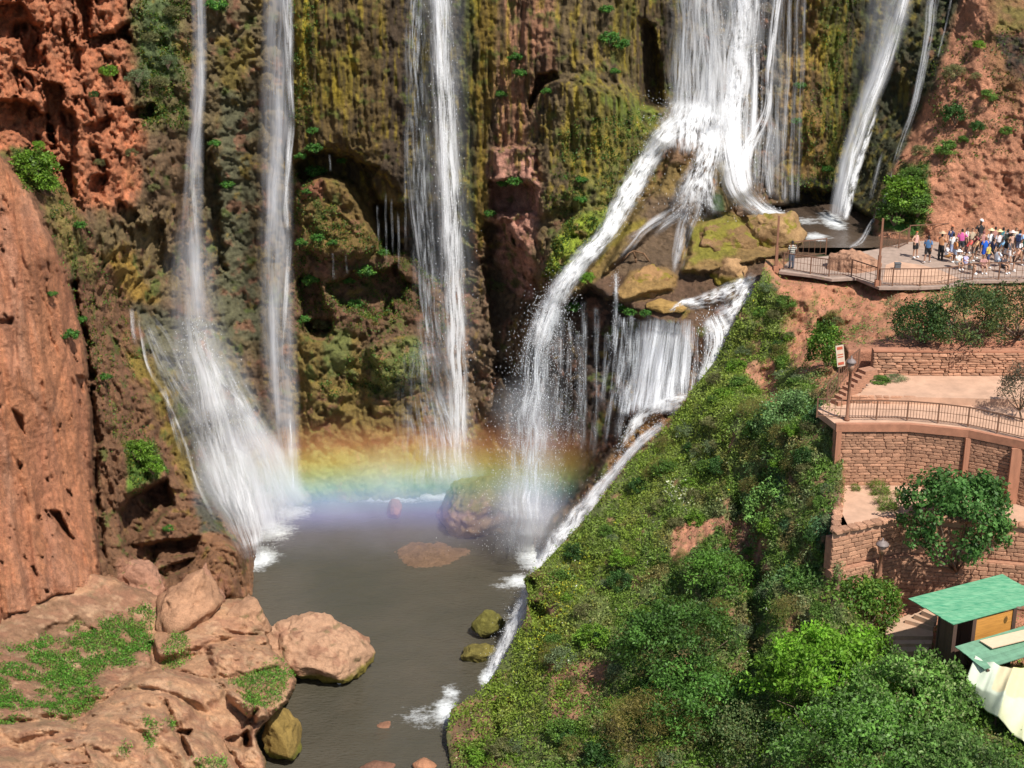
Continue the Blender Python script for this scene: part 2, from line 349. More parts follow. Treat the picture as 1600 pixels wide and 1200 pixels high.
z_flute = np.maximum(zone([(440,-200),(1060,-200),(1060,170),(930,330),(850,330),(760,240),(760,330),(640,330),(470,260)], 25), zone([(1210,-200),(1345,-200),(1330,320),(1220,320)], 15))
z_flute = np.maximum(z_flute, 0.6 * zone([(1340,-200),(1500,-200),(1380,340),(1290,340)], 15))
z_bluff = zone([(1530,-200),(1480,60),(1370,340),(1370,500),(1960,500),(1960,-200)], 12)
z_wet = zone([(900,430),(940,350),(1060,280),(1200,330),(1340,320),(1300,400),(1180,430),(1000,500)], 20)
z_rub = np.clip(1 - z_crumb - z_face - z_flute - z_bluff - z_wet, 0, 1)
W1 = P(PX, PY, Y)
# broken masses, stacked lumps, pits and flutes, each where the rock has them
big = fbm(W1, 3.2, 5, 0.55); sm = fbm(W1 + 20, 0.8, 4, 0.62)
d1, d2 = worley(W1 + 0.5 * sm[..., None], (1.5, 1.5, 1.9)); crack = sstep(0.0, 0.22, d2 - d1)
e1, e2 = worley(W1 + 5 + 0.25 * sm[..., None], (0.55, 0.55, 0.7)); cr2 = sstep(0.0, 0.25, e2 - e1)
hole = sstep(0.12, 0.42, fbm(W1 + 3, (1.0, 1.0, 2.0), 4, 0.6))
fl = fbm(W1 + 60 + 0.3 * fbm(W1, 2, 2)[..., None], (0.75, 0.75, 9.0), 3, 0.6, ridge=True); fl2 = fbm(W1 + 90, (0.28, 0.28, 2.6), 3, 0.6)
# grooves that run down the smooth red face
cx = PX - 0.13 * PY; gro = fbm(np.stack([cx * 0.035, PY * 0.0035, PX * 0], -1), 1.0, 4, 0.6); gro2 = fbm(np.stack([cx * 0.16, PY * 0.012, PX * 0 + 7], -1), 1.0, 3, 0.6)
slit = sstep(0.28, 0.5, fbm(np.stack([cx * 0.07, PY * 0.014, PX * 0 + 3], -1), 1.0, 3, 0.6))
disp = z_crumb * (1.4 * big + 0.75 * sm + 0.5 * d1 - 0.3 * crack - 0.2 * cr2 + 1.6 * hole + .25 * fl2)
disp += z_face * (1.1 * gro + 0.20 * gro2 + 0.5 * slit + 0.10 * sm + 0.35 * big + 0.6 * sstep(.36, .5, fbm(W1 + 70, (.5,.5,.9), 3)) + 0.2 * (1 - sstep(0., .06, worley(np.stack([cx * .012, PY * .004, PX * 0], -1), 1.0)[1] - worley(np.stack([cx * .012, PY * .004, PX * 0], -1), 1.0)[0])))
disp += z_flute * (0.65 * big - 0.6 * fl + 0.38 * fl2 + 0.25 * sm + .22 * e1)
disp += z_bluff * (1.2 * big + 0.28 * sm + 0.10 * d1 + 0.15 * hole + .25 * (1 - sstep(0, .1, d2 - d1)) * sstep(0, .3, big))
disp += z_wet * (0.55 * big + 0.38 * sm + 0.30 * d1 - .15 * crack + 0.12 * fl2)
disp += z_rub * (1.25 * big + 0.55 * sm + 0.62 * d1 - 0.3 * crack - 0.1 * cr2 + 0.5 * hole)
edge_keep = 1 - 0.8 * sstep(-60, 0, PY * 0 - np.abs(pdist(PX, PY, [(870,470),(1000,480),(1060,505),(1140,530)])) )
disp += 0.12 * fbm(W1 + 8, 0.22, 2)
Y = Y + disp * edge_keep
# the shelf of the upper basin lies just under its water, the pool bed a metre under the pool
zone_b = zone([(1150,322),(1330,322),(1370,345),(1340,372),(1270,395),(1258,372),(1238,342),(1195,332)], 5)
sl = -slope(PY[:, :1]) * -1
Y = Y * (1 - zone_b) + np.minimum(np.maximum(Y, 25.9 / sl), 26.4 / sl) * zone_b
Y = np.minimum(Y, 46.0 / sl)
W2 = P(PX, PY, Y)
# colour
zones = [
 ([(-300,-300),(215,-300),(195,60),(230,200),(205,330),(150,330),(100,330),(60,260),(-300,200)], RED, 16, 30, 0),
 ([(205,-300),(300,-300),(290,200),(230,210),(205,150)], (0.15,0.12,0.05), 14, 30, 0),
 ([(215,-50),(260,-50),(275,120),(215,130)], (0.10,0.13,0.05), 10, 30, 0),
 ([(300,-300),(445,-300),(450,330),(440,560),(330,560),(300,300)], (0.135,0.10,0.05), 16, 25, 1),
 ([(340,60),(385,60),(380,200),(350,200)], (0.16,0.12,0.03), 10, 30, 1), ([(355,150),(390,150),(400,520),(340,560),(330,400)], (0.105,0.10,0.055), 12, 40, 0),
 ([(140,330),(260,330),(300,480),(210,470),(160,440)], (0.17,0.12,0.055), 18, 30, 0), ([(140,400),(200,385),(240,470),(180,480)], OCHRE, 12, 20, 0),
 ([(445,-300),(640,-300),(655,300),(600,420),(450,280)], (0.13,0.085,0.03), 10, 20, 1), ([(452,-300),(500,-300),(490,170),(458,190)], (0.26,0.20,0.02), 10, 30, 1), ([(470,100),(560,60),(560,160),(480,170)], (0.18,0.13,0.02), 12, 30, 1), ([(600,-300),(660,-300),(640,320),(600,260)], (0.075,0.05,0.03), 12, 30, 1),
 ([(640,-300),(740,-300),(745,420),(640,420)], (0.07,0.065,0.05), 12, 20, 1), ([(735,-300),(800,-300),(765,230),(760,380),(725,420)], (0.16,0.105,0.018), 9, 20, 1), ([(722,-300),(745,-300),(742,400),(722,420)], (0.07,0.075,0.02), 6, 14, 1),
 ([(790,-300),(870,-300),(868,120),(825,180),(830,300),(770,300),(780,180)], (0.30,0.15,0.085), 9, 24, 1), ([(868,-300),(1000,-300),(1000,140),(900,330),(840,400),(830,220),(870,110)], (0.135,0.095,0.045), 12, 30, 1),
 ([(900,120),(1000,140),(1040,180),(960,330),(900,330),(880,230)], (0.17,0.14,0.03), 12, 30, 1), ([(940,140),(1010,165),(1030,190),(985,230),(960,170)], (0.15,0.18,0.03), 8, 14, 0), ([(995,-300),(1045,-300),(1045,170),(1000,170)], (0.09,0.06,0.03), 8, 10, 1), ([(960,-300),(1000,-300),(990,120),(965,120)], (0.15,0.12,0.025), 8, 14, 1),
 ([(1040,-300),(1220,-300),(1240,330),(1040,200)], (0.10,0.08,0.06), 12, 12, 1), ([(1218,-300),(1340,-300),(1322,320),(1225,320)], (0.20,0.12,0.04), 9, 18, 1), ([(1290,-300),(1338,-300),(1310,290),(1290,280)], (0.13,0.13,0.02), 8, 20, 1), ([(1225,270),(1330,280),(1325,330),(1225,330)], WET, 6, 8, 0),
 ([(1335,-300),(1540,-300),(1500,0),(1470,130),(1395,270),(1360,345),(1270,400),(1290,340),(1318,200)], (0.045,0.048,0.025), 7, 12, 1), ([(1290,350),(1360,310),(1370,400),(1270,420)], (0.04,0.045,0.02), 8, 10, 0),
 ([(1535,-300),(1500,10),(1466,120),(1395,270),(1366,340),(1375,470),(2100,500),(2100,-300)], RED2, 5, 8, 0), ([(1530,-50),(1600,-50),(1600,170),(1560,150)], (0.30,0.15,0.07), 12, 30, 0), ([(1550,10),(1620,0),(1620,60),(1560,50)], (0.22,0.17,0.05), 9, 30, 0), ([(1560,60),(1640,40),(1640,150),(1580,110)], (0.05,0.04,0.03), 7, 16, 0),
 ([(770,235),(830,228),(845,300),(835,380),(830,470),(800,460),(780,420),(765,300)], PINK, 8, 16, 0), ([(730,400),(790,420),(800,620),(740,660),(730,500)], (0.15,0.10,0.06), 10, 20, 0),
 ([(465,285),(520,270),(560,290),(600,380),(590,410),(470,400)], (0.17,0.11,0.035), 8, 14, 0), ([(465,285),(505,278),(500,310),(470,310)], (0.26,0.11,0.06), 5, 10, 0),
 ([(455,400),(640,400),(740,450),(740,560),(640,520),(520,540),(455,520)], (0.15,0.085,0.045), 10, 14, 0),
 ([(455,520),(560,520),(590,620),(740,640),(800,720),(800,800),(455,800)], (0.17,0.12,0.035), 12, 22, 0), ([(500,520),(545,510),(550,590),(515,590)], (0.14,0.15,0.045), 6, 14, 0), ([(570,540),(655,525),(665,600),(580,620)], (0.16,0.17,0.05), 8, 14, 0), ([(455,690),(740,700),(750,790),(455,800)], (0.15,0.15,0.04), 18, 20, 0),
 ([(850,432),(870,370),(905,328),(955,322),(950,365),(885,440)], LIME, 5, 9, 0), ([(860,330),(1040,190),(1020,230),(955,330)], (0.13,0.13,0.035), 10, 18, 0),
 ([(1085,235),(1062,300),(945,430),(860,480),(880,440),(1045,225)], (0.18,0.12,0.04), 5, 8, 0), ([(1010,310),(1110,300),(1100,420),(1050,440),(960,430)], (0.13,0.085,0.05), 7, 10, 1), ([(970,350),(1005,340),(1000,355),(960,385),(930,415),(940,385)], (0.22,0.17,0.03), 5, 12, 0),
 ([(1035,232),(1066,214),(1092,232),(1086,262),(1048,258)], (0.20,0.115,0.06), 5, 5, 0), ([(1105,275),(1122,248),(1142,262),(1149,325),(1128,338),(1105,332)], (0.16,0.11,0.045), 4, 5, 0), ([(1108,300),(1128,300),(1130,335),(1105,332)], DGREEN, 4, 5, 0),
 ([(1066,352),(1130,334),(1195,332),(1240,340),(1260,372),(1248,396),(1180,412),(1110,430),(1062,428)], (0.24,0.15,0.055), 4, 5, 0), ([(1080,360),(1130,340),(1190,340),(1140,400),(1075,420)], (0.21,0.185,0.03), 9, 34, 0), ([(1180,338),(1240,342),(1248,380),(1200,392),(1165,360)], (0.33,0.20,0.09), 5, 12, 0),
 ([(880,470),(940,435),(1000,430),(1100,440),(1200,405),(1260,380),(1290,420),(1180,500),(1060,515),(1000,500),(960,470)], (0.12,0.07,0.042), 5, 6, 0), ([(960,470),(985,425),(1035,415),(1060,434),(1050,452),(1000,468)], (0.28,0.17,0.06), 4, 6, 0),
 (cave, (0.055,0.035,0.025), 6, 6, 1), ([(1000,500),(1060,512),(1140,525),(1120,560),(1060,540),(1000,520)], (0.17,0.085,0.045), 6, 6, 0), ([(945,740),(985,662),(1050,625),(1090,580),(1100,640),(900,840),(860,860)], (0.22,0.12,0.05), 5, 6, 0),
 ([(-200,240),(60,240),(110,330),(200,460),(215,560),(290,720),(400,830),(400,960),(-200,1060)], (0.185,0.095,0.05), 10, 14, 0),
 ([(195,540),(240,560),(300,660),(330,760),(290,760),(240,640)], (0.20,0.14,0.03), 9, 18, 0), ([(205,480),(330,500),(460,720),(460,820),(330,820),(290,680)], (0.13,0.12,0.07), 10, 14, 0), ([(300,790),(340,790),(400,880),(395,950),(320,930)], (0.24,0.12,0.06), 8, 14, 0), ([(185,870),(250,880),(262,960),(180,960)], (0.36,0.18,0.11), 7, 14, 0), ([(300,780),(340,790),(350,840),(310,830)], (0.09,0.085,0.06), 7, 10, 0),
 ([(190,690),(240,685),(258,735),(205,765)], (0.12,0.20,0.03), 6, 16, 0), ([(20,235),(60,235),(95,295),(60,300),(30,275)], (0.08,0.17,0.02), 5, 10, 0), ([(60,300),(110,300),(150,440),(120,440)], (0.20,0.15,0.05), 7, 16, 0),
 (redface, (0.47,0.20,0.10), 5, 4, 0),
 ([(1380,300),(1410,255),(1452,250),(1455,310),(1445,365),(1372,365)], (0.05,0.14,0.02), 5, 7, 0),
]
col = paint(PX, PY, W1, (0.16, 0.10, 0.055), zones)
col = mottled(col, W1, (0.09,0.12,0.025), 1.4, 0.24, 0.08, 0.75, z_rub)            # moss cushions
col = mottled(col, W1 + 11, (0.24,0.16,0.03), 1.1, 0.26, 0.08, 0.6, z_rub * sstep(150, 260, PX))
col = mottled(col, W1 + 23, (0.22,0.10,0.06), 1.3, 0.22, 0.08, 0.7, z_rub)
col = mottled(col, W1 + 5, (0.33,0.24,0.02), (0.5,0.5,3.5), 0.14, 0.12, 0.6, z_flute)
col = mottled(col, W1 + 35, (0.045,0.03,0.018), (0.45,0.45,4.0), 0.08, 0.14, 0.75, z_flute)
col = mottled(col, W1 + 45, (0.10,0.13,0.02), 0.9, 0.22, 0.08, 0.6, z_flute)
col = mottled(col, W1 + 48, (0.16,0.16,0.05), 1.1, 0.30, 0.08, 0.45, z_bluff); col = mottled(col, W1 + 58, (0.30,0.14,0.08), 0.9, 0.1, 0.15, 0.5, z_bluff)
col = mottled(col, W1 + 65, (0.33,0.13,0.07), 1.1, 0.08, 0.15, 0.5, z_crumb); col = mottled(col, W1 + 66, (0.52,0.24,0.13), 0.8, 0.16, 0.15, 0.5, z_crumb)
g3 = (np.stack([cx * 0.03 + .4 * sm, PY * 0.006 + .4 * big, PX * 0 + 9], -1))
col = mottled(col, g3, (0.36,0.15,0.085), 1.0, 0.05, 0.2, 0.6, z_face); col = mottled(col, g3 + 20, (0.52,0.28,0.18), 1.0, 0.15, 0.2, 0.5, z_face)
grain = (1 + 0.35 * fbm(W1 + 99, 0.35, 3, 0.7))[..., None]
col = np.clip(col * grain * (1 + .22 * (1 - z_bluff - z_face - z_crumb).clip(0, 1))[..., None], 0.01, 0.8)
sh = PX.shape
cf = grid_faces(*sh)
# leave out what lies behind the right-hand slope and below the frame of the pool
kill = (PX[:-1, :-1] > 1230) & (PY[:-1, :-1] > 520)
cf = cf[~kill.reshape(-1)]
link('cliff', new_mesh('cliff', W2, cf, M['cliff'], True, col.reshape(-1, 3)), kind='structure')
CL_Y = Y
def cliffY(px, py, r=0):                                     # how far away the rock stands behind a survey point
    i = int(np.clip(round((py - gy[0]) / step), r, sh[0] - 1 - r)); j = int(np.clip(round((px - gx[0]) / step), r, sh[1] - 1 - r))
    return float(CL_Y[i - r:i + r + 1, j - r:j + r + 1].min()) if r else float(CL_Y[i, j])

# ================================================================ WATER SURFACES
def water_mat(name, c1, c2, rough, bs, bump, dist):
    m, t, b = mat_base(name); tc = N(t, 'ShaderNodeTexCoord').outputs['Object']
    a = N(t, 'ShaderNodeVertexColor', layer_name='Col'); sv = N(t, 'ShaderNodeSeparateColor'); t.links.new(a.outputs[0], sv.inputs[0])
    n1 = noise_node(t, 0.12, 4, 0.6); mix = N(t, 'ShaderNodeMix', data_type='RGBA'); mix.inputs[6].default_value = (*c1, 1); mix.inputs[7].default_value = (*c2, 1)
    t.links.new(maprange(t, n1.outputs[0], 0.35, 0.65), mix.inputs[0])
    nf = noise_node(t, 1.1, 6, 0.7, stretch=(1.0, 1.6, 1)); nf2 = noise_node(t, 4.0, 4, 0.7)
    f = math_node(t, 'ADD', math_node(t, 'MULTIPLY', nf.outputs[0], 0.6), math_node(t, 'MULTIPLY', nf2.outputs[0], 0.4))
    f = math_node(t, 'ADD', f, math_node(t, 'SUBTRACT', sv.outputs[0], 0.72)); f = maprange(t, f, 0.42, 0.80)
    mf = N(t, 'ShaderNodeMix', data_type='RGBA'); t.links.new(f, mf.inputs[0]); t.links.new(mix.outputs[2], mf.inputs[6]); mf.inputs[7].default_value = (0.82, 0.86, 0.88, 1)
    t.links.new(mf.outputs[2], b.inputs['Base Color']); t.links.new(maprange(t, f, 0, 1, rough, 0.7), b.inputs['Roughness'])
    w1 = noise_node(t, bs, 4, 0.6, stretch=(1.0, 2.2, 1)); w2 = noise_node(t, bs * 0.25, 2, 0.5)
    hh = math_node(t, 'ADD', w1.outputs[0], math_node(t, 'MULTIPLY', w2.outputs[0], 1.5))
    hh = math_node(t, 'ADD', hh, math_node(t, 'MULTIPLY', f, 0.8))
    bp = N(t, 'ShaderNodeBump'); bp.inputs['Strength'].default_value = bump; bp.inputs['Distance'].default_value = dist
    t.links.new(hh, bp.inputs['Height']); t.links.new(bp.outputs[0], b.inputs['Normal']); b.inputs['Specular IOR Level'].default_value = 0.5
    return m
M['pool'] = water_mat('pool_water', (0.060, 0.056, 0.040), (0.086, 0.074, 0.054), 0.10, 2.6, 0.8, 0.12)
M['stream'] = water_mat('stream_water', (0.06, 0.045, 0.035), (0.10, 0.07, 0.05), 0.12, 3.0, 0.5, 0.08)
def flat_water(name, x0, x1, y0, y1, z, st, foams, mat):
    xs = np.arange(x0, x1, st); ys = np.arange(y0, y1, st); X, Yw = np.meshgrid(xs, ys)
    foam = np.full(X.shape, 0.40)
    for (px, py, rx, ry, s) in foams:                        # white water where a fall lands
        c = PZ(px, py, z); d = np.hypot((X - c.x) / rx, (Yw - c.y) / ry); foam = np.maximum(foam, 0.40 + s * np.exp(-d * d))
    Z = z + 0.03 * fbm(np.stack([X, Yw * 1.5, X * 0], -1), 2.0, 3) + 0.10 * np.clip(foam - 0.55, 0, 1) * fbm(np.stack([X, Yw, X * 0], -1), 0.5, 3)
    return link(name, new_mesh(name, np.stack([X, Yw, Z], -1), grid_faces(*X.shape), M[mat], True, np.repeat(foam.reshape(-1, 1), 3, 1)), kind='structure')
flat_water('pool_water', -34, 22, 40, 106, POOL, 0.26,
  [(400,872,1.6,1.8,.75),(425,830,2.0,2.2,.55),(460,800,1.7,2.0,.5),(600,780,5.0,1.0,.42),(680,776,2.4,.9,.6),(815,908,1.5,1.2,.55),(785,915,1.3,.8,.35),(696,1108,.8,1.9,.55),(662,1120,1.9,1.6,.34),(704,1085,.7,1.4,.45),(765,1060,.6,1.4,.7),
   (600,1130,1.3,1.0,.22),(755,990,.7,.5,.3),(560,1080,5,2.5,.10),(640,1060,4,2,.12),(470,1155,.3,.3,.3),(800,960,1,2,.3),(830,870,1.2,2.4,.6)], 'pool')
flat_water('basin_water', 13, 26, 96, 109, BASIN, 0.12, [(1190,332,1.6,2.2,.8),(1165,322,1.2,2,.8),(1260,345,1.6,1.6,.4),(1300,345,1.0,3,.6),(1275,370,1.2,1.5,.5)], 'stream')

# ================================================================ LEFT BANK (grassy ledge and the front rocks)
def sheet(name, x0, x1, y0, y1, st, ctrl, poly, feats, dispf, drop=12, soft=6, floor=46.2):
    gx_ = np.arange(x0, x1, st); gy_ = np.arange(y0, y1, st); px, py = np.meshgrid(gx_, gy_)
    Yq = tps(ctrl, px, py); Wq = P(px, py, Yq); r = fbm(Wq, 1.2, 4, 0.6)
    Yq = Yq + drop * sstep(-soft, soft, -(sdist(px, py, poly) + r * 8))
    for pl, dl, so, rg in feats: Yq = Yq + dl * sstep(-so, so, sdist(px, py, pl) + r * rg)
    Wq = P(px, py, Yq); Yq = Yq + dispf(px, py, Wq); Yq = np.minimum(Yq, floor / slope(py))
    return px, py, Yq, P(px, py, Yq)
bank_pts = [(-150,960,70),(-150,1080,62),(-150,1200,54),(-150,1320,49),(0,1000,68),(100,975,70.8),(0,1050,64.6),(150,1000,70),(220,950,74),(200,1045,68.3),(100,1095,63.2),(240,1010,71),(0,1110,60.5),(0,1200,55.6),(95,1125,60.2),(150,1085,63.8),(210,1055,66),(290,1060,66.5),(300,1100,64.3),
 (330,1000,71.5),(400,1000,72),(450,1040,70),(445,1100,67),(420,1180,63.5),(200,1200,57.5),(300,1200,59.5),(200,1120,61.5),(430,1250,60),(300,1320,54),(100,1320,51),(450,1320,57),(390,940,76),(300,950,75),(100,920,74),(-100,900,74)]
bank_poly = [(-300,880),(150,890),(255,930),(300,935),(390,938),(418,985),(428,1015),(455,1040),(464,1062),(452,1098),(425,1122),(400,1150),(415,1190),(430,1400),(-300,1400)]
bank_feats = [([(130,1135),(170,1085),(210,1058),(260,1050),(330,1062),(400,1092),(432,1130),(450,1500),(-400,1500),(-300,1180),(0,1135)], -1.5, 9, 12), ([(330,1008),(430,1012),(468,1060),(452,1100),(400,1128),(345,1075)], -1.3, 8, 12), ([(235,1000),(260,985),(420,990),(430,1008),(330,1012),(250,1030)], -.7, 6, 10), ([(255,1100),(262,1095),(300,1180),(292,1188)], .9, 5, 8), ([(395,1110),(402,1108),(380,1190),(372,1186)], .9, 5, 8), ([(230,1005),(240,1000),(247,1030),(238,1038)], 1.2, 3, 2), ([(350,1155),(385,1145),(392,1165),(360,1172)], 1.5, 4, 8), ([(275,1143),(300,1140),(296,1152)], 1.0, 3, 4), ([(80,1175),(130,1165),(140,1195),(90,1190)], 0.8, 4, 8), ([(60,985),(120,965),(150,985),(60,1010)], 0.8, 6, 10)]
def bank_disp(px, py, W):
    b = fbm(W, 2.4, 5, 0.55); s = fbm(W + 20, 0.6, 4, 0.62); d1, d2 = worley(W + 0.35 * s[..., None], 1.1)
    h = sstep(0.15, 0.5, fbm(W + 3, 1.1, 4, 0.6)); rock = sstep(-10, 20, py - np.interp(px, [-150, 0, 100, 150, 210, 300, 460], [1150, 1120, 1110, 1075, 1045, 1000, 940]))
    g1, g2 = worley(W + 0.8 * b[..., None] + 9, (3.6, 3.6, 2.8)); return 0.9 * b + 0.22 * s + rock * (1.9 * g1 - .45 * sstep(0, .3, g2 - g1) + 0.16 * d1 + 0.25 * h + 0.15 * s - 0.05 * sstep(0, .2, d2 - d1))
bx, by, bY, bW = sheet('river_bank', -150, 492, 880, 1320, 1.9, bank_pts, bank_poly, bank_feats, bank_disp)
bz = [([(-300,960),(150,930),(220,900),(240,935),(230,1000),(240,1040),(210,1050),(150,1080),(130,1115),(0,1130),(-300,1160)], (0.27,0.15,0.085), 6, 12, 0)]
bcol = paint(bx, by, bW, (0.47,0.262,0.145), bz)
grass_poly = [(-300,1010),(30,1010),(120,975),(180,960),(225,945),(240,960),(235,1030),(200,1040),(150,1055),(160,1080),(120,1125),(60,1115),(0,1130),(-300,1150)]
bgrass = sstep(-6, 10, sdist(bx, by, grass_poly) + 14 * fbm(bW + 4, 1.6, 4)) * sstep(-0.22, 0.04, fbm(bW + 44, (1.3,1.3,1), 4, 0.6))
for pl in ([(270,985),(295,990),(300,1030),(255,1045),(250,1010)], [(360,1060),(430,1030),(455,1050),(440,1100),(390,1110)], [(225,1120),(250,1130),(240,1170),(225,1175)], [(180,1160),(205,1165),(200,1180),(180,1178)],[(250,1120),(280,1125),(270,1140)],[(300,1185),(350,1180),(350,1215),(300,1215)]):
    bgrass = np.maximum(bgrass, 0.6 * sstep(-4, 8, sdist(bx, by, pl) + 14 * fbm(bW + 6, 0.8, 4)))
bcol = bcol * (1 - bgrass[..., None] * .6) + np.array((0.09,0.12,0.03)) * bgrass[..., None] * .6
bcol = mottled(bcol, bW + 12, (0.33,0.16,0.095), 1.3, 0.05, 0.15, 0.7); bcol = mottled(bcol, bW + 2, (0.52,0.33,0.20), 0.8, 0.15, 0.15, 0.6); bcol = mottled(bcol, bW + 82, (0.24,0.17,0.09), 1.2, 0.22, 0.1, 0.6)
wl = sstep(-43.6, -44.6, bW[..., 2] + 0.4 * fbm(bW, 1, 3)); bcol = bcol * (1 - wl[..., None]) + np.array((0.16,0.14,0.03)) * wl[..., None]
bcol = np.clip(bcol * (1 + 0.3 * fbm(bW + 99, 0.3, 3, 0.7))[..., None], 0.01, 0.8)
link('river_bank', new_mesh('river_bank', bW, grid_faces(*bx.shape), M['rock'], True, bcol.reshape(-1, 3)), kind='structure')

# ================================================================ RIGHT-HAND SLOPE
edge = [(1196,405),(1190,432),(1150,500),(1120,560),(1085,606),(1040,668),(985,720),(940,778),(905,822),(880,848),(845,885),(818,905),(826,925),(822,965),(795,1015),(770,1058),(745,1085),(705,1108),(697,1150),(705,1195),(700,1290)]
hill_pts = [(1196,405,91),(1190,430,89.3),(1150,500,88.3),(1085,605,86.8),(1040,670,85),(940,775,82),(880,850,79.8),(820,905,77.3),(820,960,76),(770,1060,73),(700,1110,70.3),(700,1190,66.8),(700,1290,62),
 (1260,445,88.5),(1250,520,86.3),(1250,600,79.2),(1200,600,84),(1180,700,76.6),(1230,650,75.8),(1150,640,80.5),(1285,640,74.2),(1285,700,71.9),(1230,760,72.2),(1100,760,77.8),(1000,800,78.6),(1285,800,68.6),(1150,850,72.8),(1000,900,74.5),(900,950,73.8),(1285,880,66.2),(1150,950,68.4),(1000,1020,68.5),(850,1060,70),(900,1150,64.5),(1100,1150,62),(1285,1000,63),(1280,1100,60),(1280,1200,56),(1100,1250,58),(900,1250,60.5),(1500,1200,54),(1500,1290,51),(1300,1290,53),(1100,1290,56.5),
 (1400,450,88),(1400,500,83.8),(1450,500,82.8),(1600,500,82.5),(1600,450,87.8),(1720,500,82),(1330,560,81),(1400,1050,61.5),(1500,1050,59.5),(1600,1050,59),(1720,1200,52.5),(1400,540,80),(1600,540,79)]
prof_y = [540, 548, 549, 586, 612, 613, 626, 656, 657, 750, 822, 823, 935, 1010, 1040]
prof_Y = [79, 78.2, 78.2, 78.2, 75.5, 75.5, 75.5, 72.3, 72.3, 72.3, 67.2, 67.2, 67.2, 62.8, 62.0]
hy = np.arange(405, 1300, 2.3); nu = 500
L = np.interp(hy, [e[1] for e in edge], [e[0] for e in edge])
uu = np.linspace(0, 1, nu) ** 1.0
hx = L[:, None] + (1860 - L[:, None]) * uu[None]; hyy = np.repeat(hy[:, None], nu, 1)
hY = tps(hill_pts, hx, hyy)
tm = sstep(-6, 10, sdist(hx, hyy, [(1316,536),(1960,520),(1960,1045),(1420,1045),(1340,965),(1316,930)]))
hY = hY * (1 - tm) + (np.interp(hyy, prof_y, prof_Y) + 0.5) * tm
hW = P(hx, hyy, hY); rr = fbm(hW, 1.4, 4, 0.6)
for pl, dl, so, rg in [([(1278,500),(1302,490),(1306,520),(1290,560),(1272,565)], 2.2, 4, 5), ([(822,905),(840,905),(838,925),(826,925)], 1.0, 4, 4), ([(828,945),(850,940),(858,965),(835,980)], 1.2, 4, 5), ([(1150,780),(1190,800),(1190,900),(1150,960),(1130,860)], 1.0, 10, 20), ([(1170,880),(1200,900),(1190,1080),(1160,1080)], 1.2, 10, 20),
    ([(765,1100),(780,1095),(785,1160),(772,1160)], 1.0, 4, 5), ([(1100,440),(1230,440),(1230,560),(1130,600)], -0.5, 15, 20)]:
    hY += dl * sstep(-so, so, sdist(hx, hyy, pl) + rr * rg)
hW = P(hx, hyy, hY); em = sstep(0, 0.05, uu)[None] * 0.75 + 0.25
hs = fbm(hW + 20, 0.7, 4, 0.6)
hY += (1 - tm) * em * (1.5 * fbm(hW, (3.5, 3.5, 3.5), 4, 0.55) + 0.45 * hs + 0.25 * worley(hW + 0.3 * hs[..., None], 0.9)[0])
deck_m = sstep(1205, 1225, hx) * sstep(447, 441, hyy)
hY = hY * (1 - deck_m) + np.maximum(hY, 26.0 / slope(hyy)) * deck_m
hW = P(hx, hyy, hY)
hz = [([(1180,400),(1340,430),(1960,430),(1960,560),(1320,560),(1300,640),(1240,560),(1230,480)], (0.42,0.19,0.11), 14, 26, 0), ([(1180,560),(1215,570),(1215,640),(1195,640)], (0.42,0.19,0.11), 4, 12, 0),
 ([(1150,570),(1190,560),(1185,600)], (0.4,0.2,0.12), 3, 10, 0), ([(1125,780),(1190,790),(1200,900),(1160,930),(1130,860)], (0.27,0.13,0.085), 8, 20, 0), ([(1050,830),(1130,800),(1125,820),(1070,870),(1055,880)], (0.43,0.2,0.12), 3, 10, 0),
 ([(860,1030),(950,1030),(940,1100),(880,1170),(860,1130)], (0.26,0.13,0.08), 6, 20, 0), ([(815,900),(870,890),(865,980),(820,985)], (0.16,0.09,0.055), 4, 10, 0), ([(1285,780),(1320,760),(1320,950),(1285,950)], (0.22,0.12,0.09), 5, 10, 0), ([(700,1100),(790,1090),(800,1200),(700,1230)], (0.15,0.085,0.05), 8, 16, 0),
 ([(900,800),(960,740),(1060,660),(1085,606),(1050,606),(880,800)], (0.15,0.09,0.04), 4, 10, 0), ([(1316,536),(1960,520),(1960,1045),(1420,1045),(1316,930)], (0.42,0.19,0.115), 6, 4, 0), ([(900,690),(1000,700),(960,760),(880,830)], (0.13,0.10,0.04), 6, 10, 0)]
hcol = paint(hx, hyy, hW, (0.115, 0.135, 0.045), hz)
soil = sstep(0.15, 0.30, hcol[..., 0])                        # how bare the ground is
hcol = mottled(hcol, hW + 3, (0.33,0.16,0.10), 1.5, 0.22, 0.12, 0.8); hcol = mottled(hcol, hW + 13, (0.08,0.10,0.03), 0.9, 0.05, 0.15, 0.6, 1 - soil); hcol = mottled(hcol, hW + 15, (0.12,0.13,0.04), 0.8, 0.18, 0.08, 0.5, soil * (1 - tm))
hcol = np.clip(hcol * (1 + 0.3 * fbm(hW + 99, 0.3, 3, 0.7))[..., None], 0.01, 0.8)
